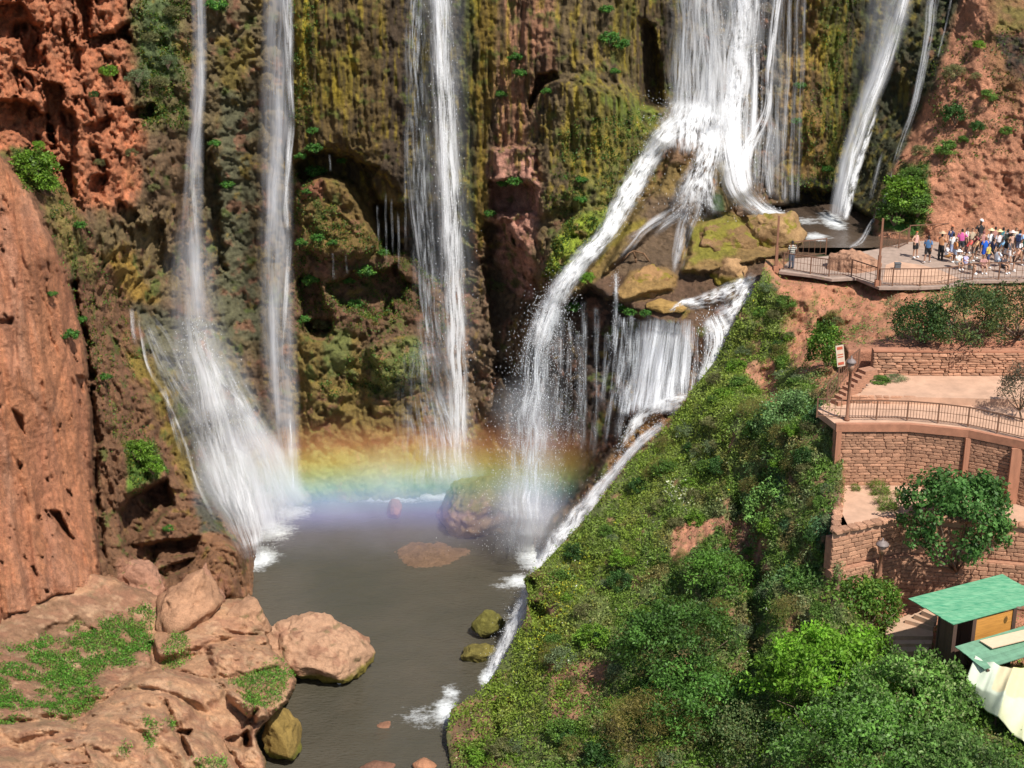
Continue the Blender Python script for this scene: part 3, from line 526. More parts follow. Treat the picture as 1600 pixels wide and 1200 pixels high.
# the slope's far flank, turning down behind its edge towards the water
K = 10; k = np.arange(K, 0, -1)
fx = L[:, None] + 2.0 * k[None] + 3 * fbm(np.stack([hy[:, None] * .02 + k[None] * 0, k[None] * .4 + hy[:, None] * 0, hy[:, None] * 0 + k[None] * 0], -1), 1, 3); fy = hy[:, None] + 7.0 * k[None]
flank = P(fx, fy, hY[:, :1] + 0.55 * k[None])
allW = np.concatenate([flank, hW], 1); allC = np.concatenate([np.broadcast_to(np.array((0.13,0.085,0.05)), flank.shape), hcol], 1)
hf = grid_faces(*allW.shape[:2])
HILL = link('hillside', new_mesh('hillside', allW, hf, M['hill'], True, allC.reshape(-1, 3)), kind='structure')
def hillY(px, py):
    i = int(np.clip(round((py - 405) / 2.3), 0, len(hy) - 1)); u = (px - L[i]) / (1860 - L[i]); return float(hY[i, int(np.clip(round(u * (nu - 1)), 0, nu - 1))])
def bankY(px, py): return float(bY[int(np.clip(round((py - 880) / 1.9), 0, bY.shape[0] - 1)), int(np.clip(round((px + 150) / 1.9), 0, bY.shape[1] - 1))])

# ================================================================ BOULDERS
def boulder(px, py, Y_, wpx, hpx, ry, seed, base, label, name='boulder', cat='boulder', group=None, spots=(), peak=0.0, moss=None, mossz=0.0, sub=5, rough=0.16, sq=0.75, rot=0.0, lean=0.0, topmoss=None):
    bm = bmesh.new(); bmesh.ops.create_icosphere(bm, subdivisions=sub, radius=1); v = np.array([q.co[:] for q in bm.verts]); f = np.array([[q.index for q in fc.verts] for fc in bm.faces]); bm.free()
    c = P(px, py, Y_); s = float(np.linalg.norm(c)) / F
    rx = wpx * s / 2; rz = hpx * s / 2 / 0.93
    rg = np.random.default_rng(seed * 31 + 5)
    v = np.sign(v) * np.abs(v) ** sq; v /= np.maximum(np.linalg.norm(v, axis=1), 1e-6)[:, None] ** 0.45
    n = v / np.linalg.norm(v, axis=1)[:, None]
    v = v * (1 + rough * fbm(n * 1.0 + seed * 7.7, 0.8, 4, 0.55))[:, None]
    for _ in range(22):                                      # broken faces
        a = rg.normal(size=3); a[2] = a[2] * .8 + .15; a /= np.linalg.norm(a); dcut = rg.uniform(0.62, 0.86); over = np.clip(v @ a - dcut, 0, 9); v = v - (over * 0.85)[:, None] * a
    top = np.clip(v[:, 2], 0, 2); v[:, 0] *= 1 - peak * top * 0.6; v[:, 1] *= 1 - peak * top * 0.4; v[:, 2] += peak * 0.35 * top ** 2; v[:, 0] += lean * v[:, 2]
    v = v * np.array([rx, ry, rz])
    q = v + seed * 13.1
    d1, d2 = worley(q + 0.2 * fbm(q, 0.6, 3)[:, None], 0.9); dd = 0.20 * fbm(q, 0.9, 5, 0.6, ridge=True) - 0.16 * d1 + 0.10 * fbm(q + 5, 0.3, 3, 0.6)
    v = v + n * ((dd * 1.1 + .5 * fbm(q + 9, 1.6, 3)) * min(1, rx / 1.6))[:, None]
    col = np.broadcast_to(np.array(base, float), v.shape).copy(); m = fbm(q + 30, 0.9, 4, 0.6)
    col = col * (1 + 0.35 * m)[:, None]
    for c2, thr, sc in spots:
        k2 = sstep(thr - .08, thr + .08, fbm(q + 40 + 9 * sc, sc, 4, 0.6))[:, None]; col = col * (1 - k2) + np.array(c2) * k2
    if topmoss is not None:
        k2 = sstep(0.1, 0.6, n[:, 2] + 0.9 * fbm(q + 60, 0.7, 4, .6))[:, None]; col = col * (1 - k2) + np.array(topmoss) * k2
    if moss is not None:
        k2 = sstep(0.25, -0.15, v[:, 2] + rz * 0.75 - mossz + 0.35 * fbm(q + 50, 0.5, 3))[:, None]; col = col * (1 - k2) + np.array(moss) * k2
    o = link(name, new_mesh(name, v, f, M['rock'], True, np.clip(col, .01, .8)), None, tuple(c), label, cat, group); o.rotation_euler = (0, 0, rot)
    return o
SALMON = (0.43, 0.24, 0.14)
boulder(290,948,73.8,108,88,1.9,1,(0.43,0.235,0.135),'wedge-shaped salmon boulder with a pointed top above the grassy ledge', peak=0.5, sq=0.6, rough=.12, lean=.12)
boulder(318,935,76.4,80,90,1.4,12,(0.44,0.23,0.145),'pointed reddish boulder standing behind the wedge-shaped one', peak=0.9, sq=0.6)
boulder(388,972,75.0,82,72,1.6,2,SALMON,'square-edged salmon boulder right of the wedge-shaped one, overlooking the pool', spots=[((0.22,0.15,0.07),0.25,0.8)], sq=.6)
boulder(502,1010,76.4,216,88,2.8,3,(0.46,0.27,0.165),'large rugged pink boulder standing alone in the pool near the left bank', peak=0.75, moss=(0.20,0.16,0.03), mossz=0.6, sub=6, spots=[((0.36,0.19,0.115),0.12,1.2),((0.25,0.17,0.09),0.30,0.7)], rough=0.30, lean=-.15)
boulder(443,1150,67.4,62,86,1.2,4,(0.27,0.18,0.05),'ochre mossy rock jutting from the front left bank into the pool', peak=0.3, moss=(0.15,0.14,0.02), mossz=0.5)
boulder(222,920,79.0,86,90,1.6,5,(0.40,0.21,0.135),'rounded pinkish boulder below the cave in the left bank', peak=0.4, spots=[((0.13,0.15,0.04),0.30,0.6)])
boulder(755,795,95.6,190,118,3.2,6,(0.30,0.20,0.12),'big sloping boulder at the foot of the falls inside the rainbow mist', peak=0.4, sub=6, moss=(0.12,0.09,0.05), mossz=0.3, topmoss=(0.20,0.17,0.05), rough=0.2, lean=.25)
boulder(617,798,96.8,30,34,0.6,7,(0.26,0.13,0.09),'small reddish rock standing in the pool before the back cliff', peak=0.4, sub=4)
boulder(590,867,92.3,18,12,0.4,8,(0.30,0.17,0.09),'little brown stone at the left tip of the gravel islet', sub=3)
boulder(766,972,80.3,60,42,0.9,9,(0.15,0.135,0.03),'olive mossy rock in the pool beside the white chute, upper of two', moss=(0.10,0.09,0.02), mossz=.1)
boulder(746,1019,77.6,66,32,0.9,10,(0.17,0.14,0.035),'flat olive mossy rock in the pool beside the white chute, lower of two', moss=(0.10,0.09,0.02), mossz=.1)
boulder(600,1136,70.6,34,14,0.5,11,(0.30,0.15,0.09),'low reddish stone awash in the foam of the lower pool', sub=4)
boulder(662,1196,66.6,38,24,0.5,13,(0.42,0.20,0.11),'orange-brown stone at the bottom edge of the pool by the right slope', sub=4)
boulder(590,1200,66.2,60,12,0.5,14,(0.22,0.11,0.07),'long dark red stone just above the water at the bottom of the pool', sub=4)
boulder(1140,428,93.2,74,46,1.1,15,(0.42,0.25,0.12),'pinkish boulder with mossy base in the shallow stream above the lower falls', peak=0.2, moss=(0.28,0.22,0.03), mossz=0.7)
boulder(1010,444,92.6,92,52,1.3,31,(0.34,0.19,0.08),'rounded ochre mossy boulder at the brink of the middle tier', peak=0.1, spots=[((0.25,0.19,0.03),0.05,0.8)])
boulder(1040,480,90.9,72,16,0.7,32,(0.36,0.22,0.07),'flat ochre slab on the brink of the lower falls', sub=4)
boulder(1332,418,90.6,84,62,1.3,16,(0.42,0.23,0.145),'round pinkish boulder standing on the viewing deck inside the railing', spots=[((0.20,0.11,0.07),0.2,0.5)], rough=.12)
boulder(1210,365,96.4,104,62,1.7,33,(0.36,0.22,0.10),'broad brown and mossy boulder between the basin and the shallow stream', spots=[((0.24,0.20,0.03),0.12,0.8)], rough=.14, sq=.7)
boulder(1066,245,100.6,58,62,1.2,34,(0.20,0.12,0.06),'brown rock splitting the main falls, left of two', peak=.4, topmoss=(0.21,0.11,0.06), moss=(0.17,0.15,0.03), mossz=0.8)
boulder(1128,292,99.2,42,84,1.0,35,(0.16,0.12,0.045),'upright mossy brown rock below the main falls, right of two', peak=.2, moss=(0.05,0.08,0.02), mossz=1.4)
boulder(1165,328,99.5,50,22,.8,36,(0.22,0.14,0.09),'low brown stone between the main falls and the basin', sub=4)
boulder(1128,386,96.0,128,74,1.9,41,(0.22,0.13,0.055),'wide brown slab with green moss under the split main falls', spots=[((0.22,0.19,0.03),0.0,1.1),((0.30,0.17,0.09),0.25,0.7)], rough=.16, sub=6, rot=.15)
# gravel islet
def islet():
    a = np.linspace(0, 1, 90); th = np.linspace(0, 2 * np.pi, 160); A, T = np.meshgrid(a, th, indexing='ij')
    c = PZ(668, 866, POOL); r = 1 + 0.38 * fbm(np.stack([np.cos(T), np.sin(T), A * 0], -1), 0.7, 4)
    x = c.x + A * 3.1 * np.cos(T) * r + 0.25; y = c.y + A * 2.3 * np.sin(T) * r * (1 - .25 * np.cos(T)); W = np.stack([x, y, A * 0], -1)
    z = POOL - 0.14 + 0.40 * (1 - A ** 1.6) + 0.12 * fbm(W, 0.7, 4) + 0.09 * fbm(W, 0.15, 2); W[..., 2] = z
    cc = np.array((0.17,0.105,0.065)) * (1 + 0.5 * fbm(W + 3, 0.3, 4, .7))[..., None]; e = sstep(0.8, 1.0, A)[..., None]; cc = cc * (1 - e * .6)
    link('gravel_bank', new_mesh('gravel_bank', W, grid_faces(*A.shape), M['rock'], True, np.clip(cc, .01, .8).reshape(-1, 3)), kind='structure')
islet()

# ================================================================ VEGETATION
def leaf_cloud(pts, nrm, size, cols, rng, flat=0.5, aspect=0.55):
    n = len(pts); d = rng.normal(size=(n, 3)); d = d / np.linalg.norm(d, axis=1)[:, None]
    nn = nrm * flat + d * (1 - flat) * 1.4; nn /= np.linalg.norm(nn, axis=1)[:, None]
    t = np.cross(nn, rng.normal(size=(n, 3))); t /= np.linalg.norm(t, axis=1)[:, None]; b = np.cross(nn, t)
    s = (size * rng.uniform(0.55, 1.35, n))[:, None]; w_ = s * aspect
    v = np.stack([pts, pts + t * s * .5 + b * w_ * .5 + nn * s * .08, pts + t * s - nn * s * .12, pts + t * s * .5 - b * w_ * .5 + nn * s * .08], 1)
    f = np.arange(n * 4).reshape(n, 4); c = np.repeat(cols, 4, 0)
    return v.reshape(-1, 3), f, c
def crown_mesh(name, r, n, size, base, seed, clusters=40, csz=0.28, var=0.35, tip=None, flat=0.45, low=-0.5, aspect=.55):
    rng = np.random.default_rng(seed); r = np.array(r)
    u = rng.normal(size=(clusters, 3)); u /= np.linalg.norm(u, axis=1)[:, None]; u[:, 2] = np.where(u[:, 2] < low, -u[:, 2], u[:, 2])
    cc = u * (rng.uniform(0.45, 1.0, clusters) ** 0.6)[:, None]
    k = rng.integers(0, clusters, n); rad = rng.uniform(0.6, 1.3, clusters)[k] * csz
    g = rng.normal(size=(n, 3)); g /= np.linalg.norm(g, axis=1)[:, None]; g *= (rng.uniform(0, 1, n) ** 0.22)[:, None]
    p = (cc[k] + g * rad[:, None]) * r
    nn = g + cc[k] * 0.6 + np.array([0, 0, 0.5]); nn /= np.linalg.norm(nn, axis=1)[:, None]
    cv = (1 + var * rng.normal(size=clusters))[k][:, None] * (1 + 0.15 * rng.normal(size=n))[:, None]
    c = np.array(base)[None] * np.clip(cv, 0.3, 2.2)
    if tip is not None:
        m = (rng.random(n) < 0.25)[:, None]; c = np.where(m, np.array(tip) * np.clip(cv, .5, 1.5), c)
    v, f, c = leaf_cloud(p, nn, size, c, rng, flat, aspect)
    return new_mesh(name, v, f, M['leaf'], False, np.clip(c, .005, .7))
def twig_mesh(name, r, seed, n=9, thick=0.05):
    rng = random.Random(seed); mb = MB()
    for i in range(n):
        a = rng.uniform(0, 6.28); e = Vector((math.cos(a) * r[0] * rng.uniform(.3, .8), math.sin(a) * r[1] * rng.uniform(.3, .8), r[2] * rng.uniform(-.1, .7)))
        b = Vector((0, 0, -r[2] * .9)); m_ = b.lerp(e, .5) + Vector((rng.uniform(-.1, .1), rng.uniform(-.1, .1), .1)) * r[0]
        mb.bar(b, m_, thick, 5, thick * .7); mb.bar(m_, e, thick * .7, 5, thick * .25)
    return new_mesh(name, mb.v, mb.f, M['bark'])
SHRUB = {}
def shrub_kind(key, *a, **k): SHRUB[key] = (crown_mesh(key, *a, **k), twig_mesh(key + '_stem', (1, 1, 1), a[4], thick=k.get('thick', .05) if False else .05))
shrub_kind('bright', (1,1,.8), 2600, 0.15, (0.13,0.25,0.025), 11, clusters=46, tip=(0.16,0.26,0.03))
shrub_kind('green', (1,1,.8), 2600, 0.14, (0.09,0.17,0.03), 12, clusters=46, tip=(0.10,0.17,0.03))
shrub_kind('dark', (1,1,.9), 2600, 0.15, (0.045,0.11,0.024), 13, clusters=40, tip=(0.055,0.11,0.03))
shrub_kind('grey', (1,1,.6), 2600, 0.11, (0.14,0.19,0.09), 14, clusters=60, tip=(0.15,0.18,0.09), aspect=.35)
shrub_kind('olive', (1,1,.8), 2400, 0.12, (0.15,0.155,0.06), 15, clusters=50, tip=(0.17,0.16,0.07), aspect=.45)
shrub_kind('wispy', (1,1,1), 3000, 0.16, (0.13,0.13,0.035), 16, clusters=80, tip=(0.22,0.17,0.05), aspect=.12)
shrub_kind('tuft', (1,1,.7), 1600, 0.30, (0.12,0.20,0.03), 17, clusters=30, tip=(0.2,0.24,0.05), aspect=.10)
shrub_kind('fern', (1,1,.7), 700, 0.30, (0.05,0.14,0.025), 18, clusters=22, tip=(0.10,0.20,0.03), aspect=.4)
def shrub(key, px, py, Y_, rpx, label, group=None, name='shrub', cat='shrub', sx=1.0, sz=1.0, stem=True, sy=1.0):
    c = V(px, py, Y_); s = rpx * c.length / F
    base = empty(name, c - Vector((0, 0, s * sz * .8)), label, cat, group, random.uniform(0, 6.28))
    o = link('foliage', SHRUB[key][0], base, (0, 0, s * sz * .8)); o.scale = (s * sx, s * sy, s * sz); 
    if stem: q = link('stem', SHRUB[key][1], base, (0, 0, s * sz * .8)); q.scale = (s * sx, s * sy, s * sz)
    return base

# ================================================================ WATERFALLS
M['w_mist'] = fall_mat('falling_water_soft', 1.4, 0.14, 0.95, 0.34, 0.70, col=(0.86,0.88,0.94))
M['w_white'] = fall_mat('falling_water_white', 4.5, 0.30, 1.4, 0.41, 0.60, col=(.95,.96,.98), drops=0.14)
M['w_veil'] = fall_mat('falling_water_veil', 6.5, 0.22, 0.75, 0.44, 0.64, col=(.92,.94,.98), drops=0.16)
M['w_foam'] = fall_mat('tumbling_water', 4.5, 1.2, 1.15, 0.42, 0.58, col=(.95,.96,.98), drops=0.22)
M['w_drip'] = fall_mat('dripping_water', 7.0, 0.5, 0.8, 0.46, 0.66, drops=0.5)
m, t, b = mat_base('water_drops'); b.inputs['Base Color'].default_value = (0.88, 0.91, 0.95, 1); b.inputs['Roughness'].default_value = 0.4; M['drop'] = m
def catmull(p, n):
    p = np.array(p, float); s = np.concatenate([[0], np.cumsum(np.linalg.norm(np.diff(p[:, :2], axis=0), axis=1))]); q = np.linspace(0, s[-1], n)
    m_ = np.gradient(p, s, axis=0); i = np.clip(np.searchsorted(s, q, 'right') - 1, 0, len(s) - 2); h = (s[i + 1] - s[i])[:, None]; x = ((q - s[i])[:, None]) / h
    return (2*x**3-3*x**2+1)*p[i] + (x**3-2*x**2+x)*h*m_[i] + (-2*x**3+3*x**2)*p[i+1] + (x**3-x**2)*h*m_[i+1]
def stream(name, parent, path, mat, cling=False, bulge=0.18, off=0.35, seed=0, nu=16, fade=(0.02, 0.04), edge=1.5, jit=None, dens=1.0, base=None):
    """one sheet of falling or running water. path rows: px, py, distance, width in px"""
    if jit is None: jit = .09 if max(q[3] for q in path) > 30 else .22
    n = max(24, int(sum(math.hypot(b_[0]-a_[0], b_[1]-a_[1]) for a_, b_ in zip(path[:-1], path[1:])) / 4))
    p = catmull(path, n); d = np.gradient(p[:, :2], axis=0); d /= np.linalg.norm(d, axis=1)[:, None]; nrm = np.stack([-d[:, 1], d[:, 0]], 1)
    u = np.linspace(-.5, .5, nu); sd_ = np.stack([np.arange(n) * 0.06, np.full(n, seed * 3.3), np.zeros(n)], 1)
    el = jit * fbm(sd_, 1, 3); er = jit * fbm(sd_ + 40, 1, 3)
    wid = p[:, 3][:, None] * (u[None] * (1 + el[:, None] + er[:, None]) + (er - el)[:, None] * .5)
    if abs(nrm[:, 0]).mean() > .6 and nrm[:, 0].mean() < 0: nrm = -nrm
    px = p[:, 0][:, None] + nrm[:, 0][:, None] * wid; py = p[:, 1][:, None] + nrm[:, 1][:, None] * wid
    Yw = np.repeat(p[:, 2][:, None], nu, 1)
    if cling:
        i0 = np.clip(np.round((py - gy[0]) / step).astype(int), 2, sh[0] - 3); j0 = np.clip(np.round((px - gx[0]) / step).astype(int), 2, sh[1] - 3)
        Yc = np.min([CL_Y[i0 + a_, j0 + b_] for a_ in (-2, 0, 2) for b_ in (-2, 0, 2)], 0); Yw = Yc - off
    s = 96 / F
    if not cling:                                            # water runs over whatever rock stands in its way
        i0 = np.clip(np.round((py - gy[0]) / step).astype(int), 2, sh[0] - 3); j0 = np.clip(np.round((px - gx[0]) / step).astype(int), 2, sh[1] - 3)
        pen = np.maximum(0, Yw - (np.min([CL_Y[i0 + a_, j0 + b_] for a_ in (-2, 0, 2) for b_ in (-2, 0, 2)], 0) - .2)); pen = np.repeat(pen.max(1)[:, None], nu, 1)
        for _ in range(14): pen = np.maximum(pen, (np.roll(pen, 1, 0) + np.roll(pen, -1, 0)) / 2)
        Yw = Yw - pen
    Yw = Yw - bulge * p[:, 3][:, None] * s * (1 - (2 * u[None]) ** 2)
    W = P(px, py, Yw); W[..., 1] -= 0.12 * fbm(np.stack([u[None] * 8 + np.zeros((n, 1)), np.arange(n)[:, None] * .03 + np.zeros((1, nu)), np.full((n, nu), seed * 2.1)], -1), 1, 2)
    tt = np.linspace(0, 1, n)[:, None]; e = (1 - np.abs(2 * u[None]) ** 2.0) ** edge
    th = dens * 0.8 * e * sstep(0, max(fade[0], 1e-4), tt) * sstep(0, max(fade[1], 1e-4), 1 - tt)
    lv = np.concatenate([[0], np.cumsum(np.hypot(*np.diff(p[:, :2], axis=0).T))]) * s
    uv = np.stack([np.broadcast_to(u[None] * p[:, 3].mean() * s + seed * 5.7, (n, nu)), np.broadcast_to(lv[:, None] + seed * 3.1, (n, nu))], -1).reshape(-1, 2)
    base_ = np.array(parent.location) if parent else np.zeros(3)
    return link(name, new_mesh(name, W.reshape(-1, 3) - base_, grid_faces(n, nu), M[mat], True, np.repeat(th.reshape(-1, 1), 3, 1), uv), parent)
def drops(parent, path, n, size=0.035, spread=.8, seed=1, stretch=4.0, depth=0.6):
    rng = np.random.default_rng(seed); p = catmull(path, 200); k = rng.integers(0, 200, n)
    px = p[k, 0] + rng.normal(size=n) * p[k, 3] * .42 * spread; py = p[k, 1] + rng.normal(size=n) * 8
    c = P(px, py, p[k, 2] - rng.uniform(-.2, depth, n)); s = size * .62 * rng.uniform(.5, 1.5, n)
    tet = np.array([(0, 0, stretch), (.8, .2, 0), (-.5, .7, 0), (-.4, -.8, 0), (0, 0, -1.2)]); v = c[:, None] + tet[None] * s[:, None, None] - (np.array(parent.location) if parent else 0)
    fb = np.array([(0, 1, 2), (0, 2, 3), (0, 3, 1), (4, 2, 1), (4, 3, 2), (4, 1, 3)]); f = (fb[None] + 5 * np.arange(n)[:, None, None]).reshape(-1, 3)
    return link('spray_drops', new_mesh('spray_drops', v, f, M['drop']), parent, kind='stuff')
def fall(px, py, Y_, label, group=None):
    return empty('waterfall', V(px, py, Y_), label, 'waterfall', group)
# far left fall and the fan it spreads over the rock below
f = fall(400, 878, 89.8, 'thin grey leftmost waterfall dropping free and fanning out over the rock apron into the pool')
stream('falling_water', f, [(303,-70,97.2,26),(310,0,97.2,26),(311,100,97,27),(304,250,97,32),(300,400,96.8,44),(306,540,96.2,60)], 'w_mist', seed=1, fade=(0,.12), dens=1.25)
stream('falling_water', f, [(307,-70,96.9,12),(313,60,96.9,12),(313,160,96.6,14),(304,240,96.6,16),(305,420,96.4,16),(300,520,96.2,22)], 'w_white', seed=2, fade=(0,.2), dens=.5)
stream('water_veil', f, [(300,300,96.6,60),(298,420,96.2,90),(310,540,95.8,120),(340,640,95,150),(380,760,93.4,190)], 'w_mist', seed=3, fade=(.3,.25), dens=.7)
fan = [(300,500,96.4,30),(318,580,95.6,60),(335,650,94.8,80),(355,730,93.4,95),(378,800,92,80),(400,872,90,44)]
stream('sliding_water', f, fan, 'w_white', seed=4, fade=(.25,.02), dens=.85); drops(f, fan, 1100, .03, seed=2)
stream('sliding_water', f, [(345,600,95,50),(375,680,94,90),(405,760,92.8,110),(425,840,91,80)], 'w_mist', seed=5, fade=(.3,.1), dens=1.2)
stream('sliding_water', f, [(222,486,96.8,22),(250,560,96.3,40),(300,650,95.4,60),(345,750,93.6,70),(385,840,91.2,50)], 'w_veil', seed=6, fade=(.1,.05), dens=.8)
stream('sliding_water', f, [(345,560,96,30),(390,650,95.2,50),(425,730,94.4,60),(450,800,93.6,60)], 'w_veil', seed=7, fade=(.2,.1), dens=.9)
for i, rv in enumerate(([(214,478),(220,520),(232,575),(258,620),(288,690),(310,760),(345,830)], [(322,545),(345,590),(378,630),(400,680),(425,740)], [(232,490),(262,525),(280,570),(300,610)], [(255,600),(272,670),(286,715)], [(365,600),(375,660),(392,720)], [(205,480),(207,510),(212,540)], [(330,560),(350,640),(370,700)])):
    stream('rivulet', f, [(a, b_, 0, 7 + 2 * (i % 2)) for a, b_ in rv], 'w_white', cling=True, off=.25, seed=10 + i, fade=(.2, .3), nu=8, dens=.5)
# second fall
f = fall(450, 790, 98.5, 'tall pale second waterfall from the left with a bright right-hand strand')
stream('falling_water', f, [(432,-70,99.8,52),(434,60,99.7,54),(430,250,99.6,58),(430,450,99.2,62),(440,620,98.6,60),(452,792,98,56)], 'w_mist', seed=21, fade=(0,.03), dens=1.1)
stream('falling_water', f, [(448,-70,99.2,20),(450,40,99.2,20),(452,120,99.1,14),(458,195,99,8)], 'w_white', seed=22, fade=(0,.2), dens=1.1)
stream('falling_water', f, [(455,180,99,16),(450,260,98.9,12),(447,340,98.8,9),(450,364,98.8,5)], 'w_white', seed=23, fade=(.2,.1), dens=1.1)
stream('falling_water', f, [(420,100,99,18),(436,180,98.9,16),(425,300,98.8,20),(420,420,98.6,20)], 'w_mist', seed=24, fade=(.3,.3), dens=.9)
stream('falling_water', f, [(452,360,98.7,14),(447,460,98.5,10),(440,560,98.3,8)], 'w_white', seed=25, fade=(.3,.3), dens=.8)
stream('falling_water', f, [(425,420,98.6,20),(428,560,98.2,20),(434,680,97.9,16)], 'w_mist', seed=26, fade=(.3,.3), dens=1)
stream('falling_water', f, [(452,640,98,8),(457,740,97.8,7),(458,772,97.7,5)], 'w_white', seed=27, fade=(.2,.1), dens=1.1)
stream('rivulet', f, [(380,620,96.5,18),(410,680,96,30),(440,740,95.5,50),(470,800,95,70)], 'w_mist', seed=28, fade=(.3,.1), dens=.9)
# third fall
f = fall(715, 762, 99.8, 'bright white waterfall in the middle of the picture, third from the left')
p3 = [(683,-70,101,38),(687,0,101,40),(692,120,100.9,42),(699,240,100.6,44),(706,380,100.2,44),(710,500,99.8,42),(715,640,99.4,36),(718,765,99,30)]
stream('falling_water', f, p3, 'w_white', seed=31, fade=(0,.1), dens=1.5); drops(f, p3, 900, .028, seed=3)
stream('falling_water', f, [(680,-70,100.6,14),(684,60,100.6,14),(690,180,100.4,14),(694,300,100.2,12),(704,460,99.8,14),(706,560,99.6,16)], 'w_white', seed=32, fade=(0,.3), dens=1.4)
stream('water_veil', f, [(690,-70,101.2,80),(700,150,101.2,76),(700,300,101,84),(705,450,100.6,90),(710,620,99.8,100)], 'w_mist', seed=33, fade=(0,.3), dens=.42)
stream('water_veil', f, [(650,-70,101.6,34),(648,100,101.5,44),(655,260,101.3,50),(665,400,101,50),(672,520,100.6,50),(690,640,99.6,70)], 'w_drip', seed=34, fade=(0,.2), dens=1.1)
stream('falling_water', f, [(640,120,101.2,8),(636,250,101.2,8),(650,380,101,9),(668,520,100.4,12)], 'w_veil', seed=35, fade=(.2,.3), dens=1.2)
stream('water_veil', f, [(655,520,100.2,60),(668,600,99.6,110),(680,680,99,150),(690,772,98.4,190)], 'w_drip', seed=36, fade=(.3,.15), dens=1.25)
stream('water_veil', f, [(690,560,99.6,70),(700,650,99,90),(705,765,98.4,110)], 'w_mist', seed=37, fade=(.4,.15), dens=.6)
# main fall
f = fall(1105, 300, 99.5, 'broad white main waterfall pouring from the top right, splitting around two rocks', None)
stream('water_veil', f, [(1090,-70,104,100),(1092,60,104,104),(1090,130,103.8,106),(1088,205,103.2,110)], 'w_veil', seed=41, fade=(0,.05), dens=1.7, bulge=.08)
stream('falling_water', f, [(1068,-70,103.7,26),(1066,100,103.6,26),(1062,190,103,30)], 'w_veil', seed=42, fade=(0,.1), dens=1.7)
stream('falling_water', f, [(1110,-70,103.7,30),(1112,100,103.6,34),(1110,190,103,40)], 'w_veil', seed=60, fade=(0,.1), dens=1.5)
pm = [(1162,-70,103.6,50),(1157,40,103.4,56),(1150,120,103,60),(1144,200,102,62),(1148,260,100.8,58),(1160,300,99.8,50),(1185,326,98.9,38),(1228,348,98,28)]
stream('falling_water', f, pm, 'w_white', seed=43, fade=(0,.03), dens=1.8); stream('falling_water', f, [(a, b_, c_ - .3, w_ * .6) for a, b_, c_, w_ in pm], 'w_foam', seed=44, fade=(0,.05), dens=1.5); drops(f, pm, 1300, .03, seed=4)
stream('falling_water', f, [(1185,-70,103.6,10),(1180,80,103.5,10),(1176,200,102.8,12),(1172,262,102,12)], 'w_white', seed=45, fade=(0,.1), dens=1.8)
stream('falling_water', f, [(1098,-70,103.4,90),(1104,60,103,92),(1104,150,102.2,104),(1096,205,101.4,128)], 'w_white', seed=61, fade=(0,.1), dens=.62)
stream('water_veil', f, [(1190,-70,103.9,90),(1192,80,103.8,90),(1188,200,103.3,96),(1186,300,102.6,90)], 'w_veil', seed=63, fade=(0,.1), dens=.8, bulge=.05)
spl = [(1094,140,102.6,96),(1088,178,101.8,124),(1084,212,101.2,118),(1078,246,100.8,84)]
stream('tumbling_water', f, spl, 'w_foam', seed=46, fade=(.35,.3), dens=1.5); drops(f, spl, 900, .035, spread=1.2, seed=5, stretch=1.2)
ramp = [(1078,178,101.9,50),(1046,204,101.2,46),(1010,255,100,44),(975,315,98.8,42),(950,362,97.4,38),(905,412,95.9,38),(872,460,94.6,42),(850,510,94.0,48),(838,560,93.6,54)]
stream('sliding_water', f, ramp, 'w_foam', seed=47, fade=(.14,.12), dens=1.5, bulge=.3); stream('sliding_water', f, [(a, b_, c_ - .35, w_ * .75) for a, b_, c_, w_ in ramp], 'w_white', seed=48, fade=(.10,.20), dens=1.5, bulge=.3); drops(f, ramp, 1500, .035, seed=6, stretch=1.5)
mid = [(1112,185,101,60),(1110,232,100.2,46),(1098,268,99,54),(1088,305,98,84),(1084,345,97.2,112)]
stream('tumbling_water', f, mid, 'w_foam', seed=49, fade=(.1,.5), dens=1.6); drops(f, mid, 900, .03, seed=7)
for i, rv in enumerate(([(1075,305),(1050,330),(1010,358),(985,385),(965,410)], [(1088,310),(1068,345),(1058,385),(1056,425)], [(1080,300),(1066,330),(1040,350),(1018,372)], [(1095,300),(1090,330),(1078,360),(1066,400),(1058,432)], [(1105,300),(1112,325),(1120,335)], [(1070,360),(1060,400),(1054,430)], [(1050,330),(1025,345),(1000,362),(978,372)], [(1078,330),(1072,350),(1066,372)])):
    stream('rivulet', f, [(a, b_, 0, 15) for a, b_ in rv], 'w_veil', cling=True, off=.22, seed=62 + i, fade=(.2, .35), nu=8, dens=1.25, jit=.5, bulge=.03)
f = fall(1160, 318, 99.8, 'narrow white waterfall right of the broad one, bending left over a bulge into the basin')
stream('falling_water', f, [(1222,-70,103.9,16),(1212,20,103.7,14),(1202,100,103.4,14),(1196,180,103,14),(1180,210,102.4,20),(1160,250,101.6,30),(1158,300,100.6,40)], 'w_white', seed=51, fade=(0,.08), dens=2.2)
for i, (x0, x1, x2) in enumerate(((1196,1182,1190),(1206,1196,1202),(1212,1204,1208))):
    stream('rivulet', f, [(x0,190,102.8,7),(x1,240,102.4,9),(x2,310,101.6,10)], 'w_veil', seed=52 + i, fade=(.1,.1), nu=6, dens=1.5)
f = fall(1226, 318, 102.6, 'faint thin waterfall strands beside the ochre rock column above the basin')
for i, xx in enumerate((1216, 1228, 1240, 1250)):
    stream('falling_water', f, [(xx+6,-70,104.2,12),(xx+4,80,104.1,12),(xx-2,200,103.8,12),(xx-4,318,103.4,13)], 'w_veil', seed=56 + i, fade=(0,.04), nu=8, dens=.75 if i != 1 else 1.2)
